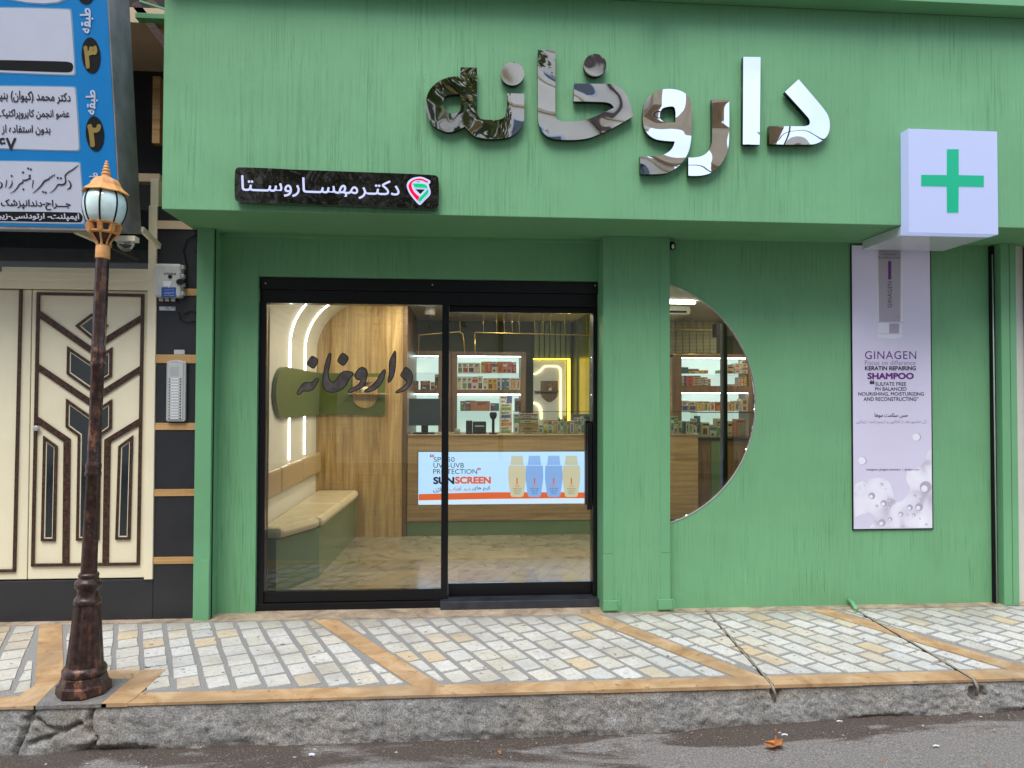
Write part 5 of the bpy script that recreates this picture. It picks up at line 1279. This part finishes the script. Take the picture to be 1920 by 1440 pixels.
# ------------------------------------------------------------------ counter
CT = thing('service_counter', 'long oak service counter with a lit advertisement in its front', 'counter', (.8, 7.0, ZF))
YC = 7.0; cx0, cx1 = -.495, 2.40; ctz = uz(817, YC, 900)
s0, s1 = ux(784, YC), ux(1205, YC); sz1, sz0 = uz(846, YC, 900), uz(946, YC, 900); pz = uz(976, YC)
bm = bmesh.new(); box(bm, cx0, s0, YC, YC+.5, pz, ctz); box(bm, s1, cx1, YC, YC+.5, pz, ctz); box(bm, s0, s1, YC, YC+.5, pz, sz0); box(bm, s0, s1, YC, YC+.5, sz1, ctz)
obj('front', bm, 'oak_h', CT, .002)
bx('plinth', (cx0, cx1, YC+.01, YC+.45, ZF+.001, pz), 'bench_green', CT)
bx('top', (cx0, cx1, YC-.012, YC+.55, ctz, ctz+.012), 'oak_h', CT, .002)
bx('screen_frame', (s0, s1, YC+.006, YC+.04, sz0, sz1), 'strip_black', CT)
AD = thing('advert_screen', 'lit sky-blue sunscreen advertisement in the counter front', 'screen', ((s0+s1)/2, YC, .7))
ms = {k: lit('screen_'+k, c, e, tuple(x*.2 for x in c)) for k, c, e in (('sky', (0.46, 0.70, 1.0), .64), ('orange', (0.80, 0.14, 0.03), .5), ('dark', (0.012, 0.018, 0.03), .8), ('white', (0.62, 0.80, 1.0), .6), ('cream', (0.64, 0.62, 0.44), .5), ('cream2', (0.60, 0.62, 0.50), .5), ('blue', (0.24, 0.43, 0.85), .55), ('blue2', (0.27, 0.48, 0.92), .55), ('rust', (0.55, 0.10, 0.04), .4), ('grey', (0.03, 0.055, 0.07), .4))}
bx('screen', (s0+.006, s1-.006, YC+.001, YC+.0058, sz0+.006, sz1-.006), ms['sky'], AD)
PA = facade(YC+.001); AA = lambda p: zc(p, 760, 800, 4.0)
def at(body, x0, y0, x1, y1, m, bold=0, sp=1): text('lettering', body, AA([(x0, y0), (x1, y0), (x1, y1), (x0, y1)]), PA, ms[m], AD, bold, .002, spacing=sp)
at('“', 184, 206, 215, 230, 'rust', .03); at('SPF 50', 213, 228, 370, 264, 'grey'); at('UVA-UVB', 211, 272, 440, 308, 'grey'); at('PROTECTION', 209, 318, 538, 354, 'grey'); at('”', 540, 308, 565, 328, 'rust', .03)
at('SUN', 209, 376, 368, 432, 'dark', .05); at('SCREEN', 372, 374, 642, 428, 'orange', .05)
at(persian('کرم های'), 503, 445, 638, 484, 'dark', .01); at(persian('ضد آفتاب'), 328, 447, 490, 486, 'rust', .005); at(persian('ژیناژن'), 209, 455, 320, 494, 'dark', .01)
ex = s1-.008
def wp(pts): return [AA(pts)]
plate('stripe', wp([(100, 506, 1), (620, 492, 1), (1200, 492, 1), (1780, 496, 1), (1780, 540, 1), (1200, 536, 1), (620, 542, 1), (100, 553, 1)]), PA, .0006, ms['orange'], AD, .0004)
plate('stripe', wp([(100, 553, 1), (620, 542, 1), (1200, 536, 1), (1780, 540, 1), (1780, 575, 1), (1200, 576, 1), (100, 586, 1)]), PA, .0005, ms['white'], AD, .0004)
for (cx_, ca, cb) in ((838, 'cream', 'cream2'), (968, 'blue', 'blue2'), (1113, 'blue', 'blue2'), (1245, 'cream', 'cream2'), (1480, 'blue', 'blue2')):
    plate('bottle_picture', wp([(cx_-62, 292, 1), (cx_+62, 292, 1), (cx_+66, 380), (cx_+58, 450), (cx_+48, 515), (cx_+38, 526), (cx_-38, 526), (cx_-48, 515), (cx_-58, 450), (cx_-66, 380)]), PA, .0006, ms[ca], AD, .0012)
    plate('bottle_picture', wp([(cx_-42, 218, 1), (cx_+42, 218, 1), (cx_+50, 288, 1), (cx_-50, 288, 1)]), PA, .0006, ms[cb], AD, .0012)
    plate('bottle_picture', wp([(cx_-5, 384, 1), (cx_+5, 384, 1), (cx_+5, 430, 1), (cx_-5, 430, 1)]), PA, .0004, ms['orange'], AD, .0020)
    at('50', cx_-16, 436, cx_+16, 452, 'orange')
    for k in range(4): at('SUNSCREEN CREAM', cx_-34+k*4, 460+k*13, cx_+34-k*4, 467+k*13, 'grey')
# lower glass display on the counter and things on it
tp = lambda py: uz(py, 7.1)
GC = thing('glass_display', 'low glass screen standing on the counter top', 'glass screen', (.7, 7.1, ctz))
gz1 = uz(771, YC+.02)
bx('front_pane', (ux(963, YC+.02), cx1, YC+.02, YC+.026, ctz+.013, gz1-.006), 'case_glass', GC)
bx('top_pane', (ux(963, YC+.02), cx1, YC+.02, YC+.30, gz1-.005, gz1), 'case_glass', GC)
bx('edge', (ux(963, YC+.02), cx1, YC+.014, YC+.0195, gz1-.006, gz1-.001), 'strip_black', GC)
bx('left_pane', (cx0+.01, ux(936, YC+.1), YC+.02, YC+.026, ctz+.013, uz(747, YC)), 'case_glass', GC)
YT = 7.10; zt = ctz+.0125
def ct(name, a, b, t, bt, base, ac, s, lab, dep=.12, g='goods on the counter', cat='carton', Y=YT):
    z0 = zt if bt is None else uz(bt, Y, a)
    return carton(name, ux(a, Y), ux(b, Y)-.002, Y, dep, z0, uz(t, Y, a), base, ac, s, lab, g, cat)
hh = (uz(742, YT, 950)-zt)/5
for k in range(5):
    c = [('green', 'third'), ('orange', 'second'), ('blue', 'third'), ('green', 'fourth'), ('blue', 'topmost')][k]
    lab = ['white carton with green print, lowest of the stack beside the card reader', 'white carton with orange print, second from below in the stack', 'white carton with blue print, middle one of the stack', 'white carton with green print, second from the top of the stack', 'white and navy carton on the very top of the stack'][k]
    carton('carton', ux(938, YT), ux(960, YT), YT, .1, zt+hh*k, zt+hh*(k+1)-.002, 'white', c[0], 2 if k < 4 else 3, lab, 'stack of cartons on the counter')
ct('carton', 964.5, 974, 776, None, 'white', 'green', 1, 'narrow upright white and green carton right of the stack')
for k, (t, b_, ba, ac) in enumerate(((784, None, 'cream', 'green'), (775, 784, 'brown', 'white'))):
    pass
zq = [zt, uz(806, YT), uz(792, YT), uz(783, YT), uz(775, YT)]
for k, (ba, ac, lab) in enumerate((('cream', 'green', 'lowest long cream carton right of the stack'), ('orange', 'green', 'long orange carton above the lowest cream one'), ('cream', 'brown', 'long cream carton near the top of the wide pile'), ('white', 'red', 'row-wide white and red carton topping the wide pile'))):
    carton('carton', ux(975, YT), ux(1009, YT), YT, .12, zq[k], zq[k+1]-.002, ba, ac, 1, lab, 'wide pile on the counter')
cols = ['white', 'pink', 'teal', 'white', 'blue', 'green', 'purple', 'yellow', 'white', 'cream', 'red']
px = 1011; i = 0
names = []
while px < 1124:
    w_ = random.choice([4.2, 5, 6, 8]); t = random.choice([786, 790, 794, 797]) if px < 1045 else random.choice([780, 783, 789, 786])
    ba = cols[(i*7+i//3) % len(cols)]; ac = cols[(i*5+3) % len(cols)]
    if ba == ac: ac = 'teal' if ba != 'teal' else 'white'
    ct('carton', px, px+w_, t, None, ba, ac, i % 5, f'{ba} carton printed {ac}, {ORDN(i)} in the low row right of the wide pile', .07, 'row of small cartons at the glass'); px += w_+.4; i += 1
for k, (a, b, ba, ac, t) in enumerate(((1022, 1047, 'pink', 'red', 788), (1073, 1095, 'purple', 'teal', 777), (1095, 1112, 'teal', 'purple', 777))):
    carton('carton', ux(a, 7.2), ux(b, 7.2), 7.2, .12, zt, uz(t, 7.2, a), ba, ac, 2, ('pink', 'purple', 'teal')[k]+' wide carton standing behind the row at the glass', 'wide cartons behind the row')
# till things
MN = thing('monitor', 'black till monitor seen from behind at the left end of the counter', 'monitor', (ux(796, YT), YT, zt))
bx('screen', (ux(767, YT), ux(826, YT), YT, YT+.03, uz(798, YT), uz(748, YT)), 'tint_glass', MN, .003)
bm = bmesh.new(); box(bm, ux(790, YT+.02), ux(803, YT+.02), YT+.031, YT+.05, zt+.012, uz(775, YT)); box(bm, ux(775, YT), ux(815, YT), YT-.02, YT+.12, zt, zt+.012); obj('stand', bm, 'strip_black', MN)
tag(bx('card_terminal', (ux(874, YT), ux(886, YT), YT+.02, YT+.1, zt, uz(789, YT)), 'strip_black', None, .004), 'narrow black card terminal on the counter', 'card terminal')
CRd = thing('card_printer', 'squat black receipt printer between terminal and scanner', 'printer', (ux(899, YT), YT, zt))
bx('case', (ux(887, YT), ux(912, YT), YT+.02, YT+.16, zt, uz(791, YT)), 'strip_black', CRd, .006); bx('paper_slot', (ux(891, YT), ux(908, YT), YT+.014, YT+.02, uz(800, YT), uz(798, YT)), 'sticker_white', CRd)
SCN = thing('barcode_scanner', 'black barcode scanner on a thin stand on the counter', 'scanner', (ux(925, YT), YT, zt))
bm = bmesh.new(); xs_ = ux(925, YT-.03); tube(bm, [(xs_, YT-.03, zt), (xs_, YT-.03, uz(785, YT))], .014, 10); box(bm, xs_-.04, xs_+.04, YT-.07, YT+.02, zt, zt+.01); obj('stand', bm, 'strip_black', SCN)
bm = bmesh.new(); lathe(bm, [(.012, -.04), (.028, -.025), (.036, 0), (.036, .022), (.024, .034)], 18, (xs_, YT-.03, uz(779, YT))); obj('head', bm, 'strip_black', SCN)
tag(bx('paper_sheet', (ux(852, YT), ux(863, YT), YT, YT+.06, zt, zt+.05), 'ivory', None, .01), 'small pale tray on the counter behind the mullion', 'tray')

# ------------------------------------------------------------------ right part of the room, behind the half-round window
DW = thing('drawer_wall', 'wall of small pale pharmacy drawers seen high in the half-round window', 'drawers', (2.8, 8.3, 1.8))
YD = 8.30; bm = bmesh.new(); xd0, xd1 = 1.6, ux(1344, YD); zd0, zd1 = uz(663, YD), uz(595, YD)
box(bm, xd0, xd1, YD+.02, YD+.1, zd0, zd1); obj('carcass', bm, 'strip_black', DW)
bm = bmesh.new(); cw = .083; rh = .0165; x = xd1
while x-cw > xd0:
    z = zd0+.004
    while z+rh < zd1: box(bm, x-cw+.005, x-.003, YD, YD+.019, z, z+rh-.005); z += rh
    x -= cw
obj('drawer_fronts', bm, plain('pale_olive_drawer', (0.30, 0.31, 0.17), 0.5), DW)
tube_y = 7.9; bm = bmesh.new(); tube(bm, [(1.7, tube_y, uz(613, tube_y)), (ux(1360, tube_y), tube_y, uz(616, tube_y)), (ux(1360, tube_y), tube_y, uz(660, tube_y))], .011, 8); tube(bm, [(1.7, tube_y, uz(662, tube_y)), (ux(1360, tube_y), tube_y, uz(662, tube_y))], .009, 8)
for px in (1262, 1273, 1287, 1302, 1314): a = ux(px, tube_y); tube(bm, [(a, tube_y, uz(614, tube_y)), (a-.03, tube_y, uz(592, tube_y))], .004, 5)
tag(obj('brass_rail', bm, 'gold'), 'brass rail frame seen through the half-round window', 'rail')
LT = bx('linear_light', (1.7, ux(1303, 6.6, 567), 6.58, 6.62, ZCe-.03, ZCe-.012), 'led_white'); tag(LT, 'thin straight ceiling light seen in the half-round window', 'light strip')
AC_ = thing('ceiling_vent', 'pale rounded air unit on the ceiling in the half-round window', 'air unit', (2.1, 6.9, ZCe))
bx('case', (1.95, 2.30, 6.9, 7.3, ZCe-.10, ZCe-.002), 'ceiling', AC_, .03); bx('slot', (2.0, 2.25, 6.893, 6.902, ZCe-.08, ZCe-.06), 'strip_black', AC_)
YR = 8.22
cabinet(1262, 1412, 1278, 1404, 'brown wood cabinet of stacked cartons in the half-round window', Y=YR, top=661, boards=((722, 735),), gl=(701, 772), bot=812)
g4 = 'cartons in the window cabinet'
def stackrow(cols_, base, shelf):
    n_ = 0
    for (a, b, tops, ba, ac, s) in cols_:
        zb = uz(base, YR+.03, a)+.003; zt_ = uz(tops[0], YR+.03, a); k_ = tops[1]
        for j in range(k_):
            h = (zt_-zb)/k_
            pos = 'only' if k_ == 1 else ('lowest' if j == 0 else ('topmost' if j == k_-1 else ORD[j]+' from below'))
            carton('carton', ux(a, YR+.03), ux(b, YR+.03)-.002, YR+.03, .12, zb+h*j, zb+h*(j+1)-.002, ba, ac, s, f'{ba} carton printed {ac}, {pos} in {ORD[n_]} column from left, {shelf}', g4)
        n_ += 1
stackrow([(1279, 1291, (688, 1), 'teal', 'blue', 0), (1292, 1311, (691, 1), 'cream', 'brown', 1), (1311, 1328, (694, 1), 'yellow', 'orange', 3), (1348, 1353, (694, 1), 'green', 'white', 0), (1364, 1376, (683, 2), 'cream', 'brown', 2), (1378, 1391, (681, 2), 'white', 'red', 0), (1392, 1404, (675, 2), 'cream', 'brown', 1)], 700.5, 'top shelf, round window')
stackrow([(1279, 1286, (704, 4), 'white', 'purple', 3), (1287, 1301, (704, 4), 'pink', 'red', 4), (1301, 1314, (704, 6), 'cream', 'brown', 1), (1315, 1327, (707, 5), 'white', 'black', 1), (1327, 1333, (710, 3), 'cream', 'brown', 2), (1334, 1340, (725, 1), 'blue', 'teal', 0), (1364, 1374, (720, 1), 'white', 'cream', 0), (1375, 1385, (720, 1), 'white', 'brown', 0), (1385, 1394, (707, 3), 'cream', 'red', 1), (1395, 1404, (703, 3), 'yellow', 'brown', 3)], 731, 'second shelf, round window')
stackrow([(1279, 1291, (751, 1), 'white', 'blue', 2), (1292, 1305, (752, 1), 'cream', 'blue', 2), (1306, 1318, (752, 1), 'cream', 'yellow', 4), (1318, 1330, (752, 1), 'cream', 'green', 4), (1331, 1341, (753, 1), 'white', 'red', 4), (1342, 1353, (753, 1), 'salmon', 'orange', 2), (1364, 1375, (753, 1), 'cream', 'orange', 4), (1376, 1388, (751, 1), 'cream', 'blue', 4), (1389, 1404, (748, 2), 'cream', 'brown', 4)], 771.5, 'third shelf, round window')
tag(bx('drawer_column', (ux(1240, 8.2), ux(1261, 8.2), 8.2, 8.3, .8, uz(668, 8.2)), 'oak_h', None), 'narrow oak column left of the window cabinet', 'panel')
# counter's return with dark panel and goods, black window post, speaker
RC = thing('side_counter', 'dark wood side counter in the lower half-round window', 'counter', (2.6, 7.2, ZF))
bx('front', (2.402, 3.2, 7.25, 7.8, ZF, uz(824, 7.25, 1340)), 'walnut', RC); bx('green_panel', (ux(1333, 7.24), ux(1352, 7.24), 7.235, 7.249, ZF+.01, uz(826, 7.24, 1340)), 'bench_green', RC)
bx('top', (2.39, 3.2, 7.22, 7.8, uz(824, 7.25, 1340)+.001, uz(822, 7.22, 1340)), 'strip_black', RC); bx('glass', (2.402, 3.2, 7.235, 7.241, uz(822, 7.22, 1340)+.001, uz(774, 7.25, 1340)), 'case_glass', RC)
bx('glass_edge', (2.40, 3.2, 7.232, 7.244, uz(774, 7.25, 1340)+.0005, uz(772.5, 7.25, 1340)+.002), 'strip_black', RC)
n_ = 0
for px in range(1258, 1310, 7):
    carton('carton', ux(px, 7.1), ux(px+6.2, 7.1), 7.1, .1, zt, uz(random.choice([780, 785, 790]), 7.1, px), ['white', 'cream', 'white', 'teal'][n_ % 4], ['blue', 'green', 'purple', 'black'][n_ % 4], n_ % 5, f"{['white', 'cream', 'white', 'teal'][n_ % 4]} carton, {ORD[n_]} from the pillar behind the round window's counter glass", 'cartons at the counter end'); n_ += 1
n_ = 0
for a, b, t, ba, ac in ((1316, 1330, 792, 'cream', 'brown'), (1331, 1343, 796, 'white', 'teal'), (1344, 1352, 785, 'cream', 'green'), (1364, 1380, 790, 'cream', 'salmon'), (1381, 1398, 786, 'salmon', 'green')):
    zb = uz(822, 7.22, 1340)+.002
    carton('carton', ux(a, 7.4), ux(b, 7.4), 7.4, .12, zb, max(zb+.06, uz(t, 7.4, a)), ba, ac, n_ % 5, f'{ba} carton printed {ac}, {ORD[n_]} from left on dark side counter', 'cartons on the side counter'); n_ += 1
wx0, wx1 = U(1353, 760, 5.0)[0], U(1362.5, 760, 5.0)[0]
tag(bx('window_post', (wx0, wx1, 4.98, 5.03, ZF, uz(607, 5.0, 1357)), 'black_metal', None, .003), 'black upright post just behind the half-round glass', 'post')
bx_, = [bx('loudspeaker', (U(1342, 620, 6.9)[0], U(1385, 620, 6.9)[0], 6.9, 7.0, uz(632, 6.9, 1350), uz(606, 6.9, 1350)), 'strip_black', None, .006)]
tag(bx_, 'black loudspeaker box high in the half-round window', 'loudspeaker')
# small black lamp at the soffit beside the pillar
SPL = thing('soffit_spot', 'small black and white spotlight at the top of the green pillar', 'lamp', (ux(1262, YP), YP, 2.4))
a = U(1262, 460, YP); bm = bmesh.new(); lathe(bm, [(.004, -.025), (.02, -.02), (.022, 0), (.018, .02), (.006, .03)], 14, (a[0], YP+.02, a[1])); obj('body', bm, 'strip_black', SPL)
bm = bmesh.new(); lathe(bm, [(.002, -.02), (.009, -.012), (.009, .006), (.002, .012)], 10, (a[0]-.002, YP-.004, a[1]-.004)); obj('lens', bm, 'sticker_white', SPL)

# ------------------------------------------------------------------ right-hand neighbour strip
RN = thing('right_neighbour', 'edge of the next building, black granite with ochre strips, at far right', 'building', (4.2, YN, 0))
bm = bmesh.new(); zz2 = sorted([(U(1912, b, 4.75)[1], U(1912, a, 4.75)[1]) for a, b in ((560, 571), (677, 687), (795, 806), (925, 936))]); cur = 0
for a, b in zz2: box(bm, rp1+.004, 8, 4.75, 4.95, cur, a-.001); cur = b+.001
box(bm, rp1+.004, 8, 4.75, 4.95, cur, 6); obj('granite', bm, 'granite', RN)
for a, b in zz2: bx('marble_strip', (rp1+.004, 8, 4.745, 4.95, a, b), 'gold_strip', RN)
bx('plaster_edge', (U(1915, 600, 4.7)[0], 8, 4.66, 4.74, .6, ZS-.01), 'bark', RN, .004)

# ------------------------------------------------------------------ the other side of the street (mirrored in the letters and glass)
OPA = thing('opposite_building', 'tall beige house across the street with dark balcony, mirrored in the letters', 'building', (-4, -6.5, 0))
bm = bmesh.new(); box(bm, -16, 4.9, -14, -6.5, -.2, 10); obj('wall', bm, 'beige_wall', OPA)
bx('cornice', (-16.1, 5.05, -6.9, -6.3, 9.7, 10.1), 'brown_wall', OPA); bx('balcony', (3.7, 5.0, -6.499, -5.6, 6.6, 7.4), 'brown_wall', OPA)
for x in (-12, -9, -6.5, 4.1):
    for z in ((1.2, 4.4, 7.0) if x < 0 else (1.2, 3.9)):
        f = bx('window_frame', (x-.7, x+.7, -6.499, -6.45, z, z+1.5), 'sign_white', OPA, .01); g_ = bx('window_glass', (x-.62, x+.62, -6.449, -6.44, z+.08, z+1.42), 'tint_glass', OPA)
for z in (3.4, 6.0, 8.3): bx('added_course', (-16, 4.92, -6.499, -6.40, z, z+.14), 'brown_wall', OPA, .01)  # bands added to vary the plain wall's reflection in the letters
for x in (.9, 2.9): bx('added_pipe', (x, x+.11, -6.5, -6.38, 0, 9.6), 'trim', OPA, .02)  # pipes added to break up that same reflection
f = bx('window_frame', (1.5, 2.3, -6.499, -6.45, 6.7, 7.6), 'sign_white', OPA, .01); g_ = bx('window_glass', (1.57, 2.23, -6.449, -6.44, 6.77, 7.53), 'tint_glass', OPA)
OPB = thing('opposite_building', 'low brown house across the street, mirrored in the right letters', 'building', (9, -6.5, 0))
bm = bmesh.new(); box(bm, 4.95, 26, -14, -6.7, -.2, 5.9); obj('wall', bm, 'brown_wall', OPB); bx('parapet', (4.95, 26, -6.75, -6.6, 5.8, 6.1), 'beige_wall', OPB)
bx('door', (6, 8.4, -6.699, -6.65, 0, 2.4), 'cream', OPB)
struct(bx('far_pavement', (-30, 30, -6.7, -4.2, -.3, -.05), 'patch'))
TR = thing('street_tree', 'leafy plane tree across the street, mirrored in the black name board', 'tree', (-2.6, -4.6, -.05))
bm = bmesh.new(); tube(bm, [(-2.6, -4.6, -.1), (-2.55, -4.6, 1.6), (-2.4, -4.5, 3.4), (-2.2, -4.3, 5.2), (-2.0, -4.2, 7.2)], [.2, .16, .14, .10, .05], 12)
for k in range(9):
    a = k*.7; tube(bm, [(-2.35, -4.45, 3.3+k*.35), (-2.3+.9*math.cos(a), -4.4+.9*math.sin(a), 4.0+k*.4), (-2.3+1.7*math.cos(a), -4.4+1.7*math.sin(a), 4.5+k*.42)], [.06, .04, .015], 7)
obj('trunk', bm, 'bark', TR)
bm = bmesh.new()
cl_ = [(Vector((random.uniform(-4.0, .75), random.gauss(-4.1, .7), random.uniform(3.3, 8.4)))) for _ in range(120)]
for c in cl_:
    for _ in range(75):
        p = c+Vector((random.gauss(0, .26), random.gauss(0, .26), random.gauss(0, .22))); s = random.uniform(.04, .09)
        d = Vector((random.uniform(-1, 1), random.uniform(-1, 1), random.uniform(-1, .3))).normalized(); n_ = d.orthogonal().normalized()
        bm.faces.new([bm.verts.new(p+d*s), bm.verts.new(p+n_*s*.6), bm.verts.new(p-d*s), bm.verts.new(p-n_*s*.6)])
obj('crown', bm, 'leaf', TR, recalc=False)
bm = bmesh.new(); tube(bm, [(-12, -3.9, 6.0), (-3, -3.9, 5.6), (6, -3.9, 5.7), (16, -3.9, 6.1)], .02, 6); tube(bm, [(5.2, -4.0, -.1), (5.2, -4.0, 6.6)], .09, 10)
tag(obj('utility_pole', bm, 'bark'), 'utility pole with a wire across the street', 'pole')
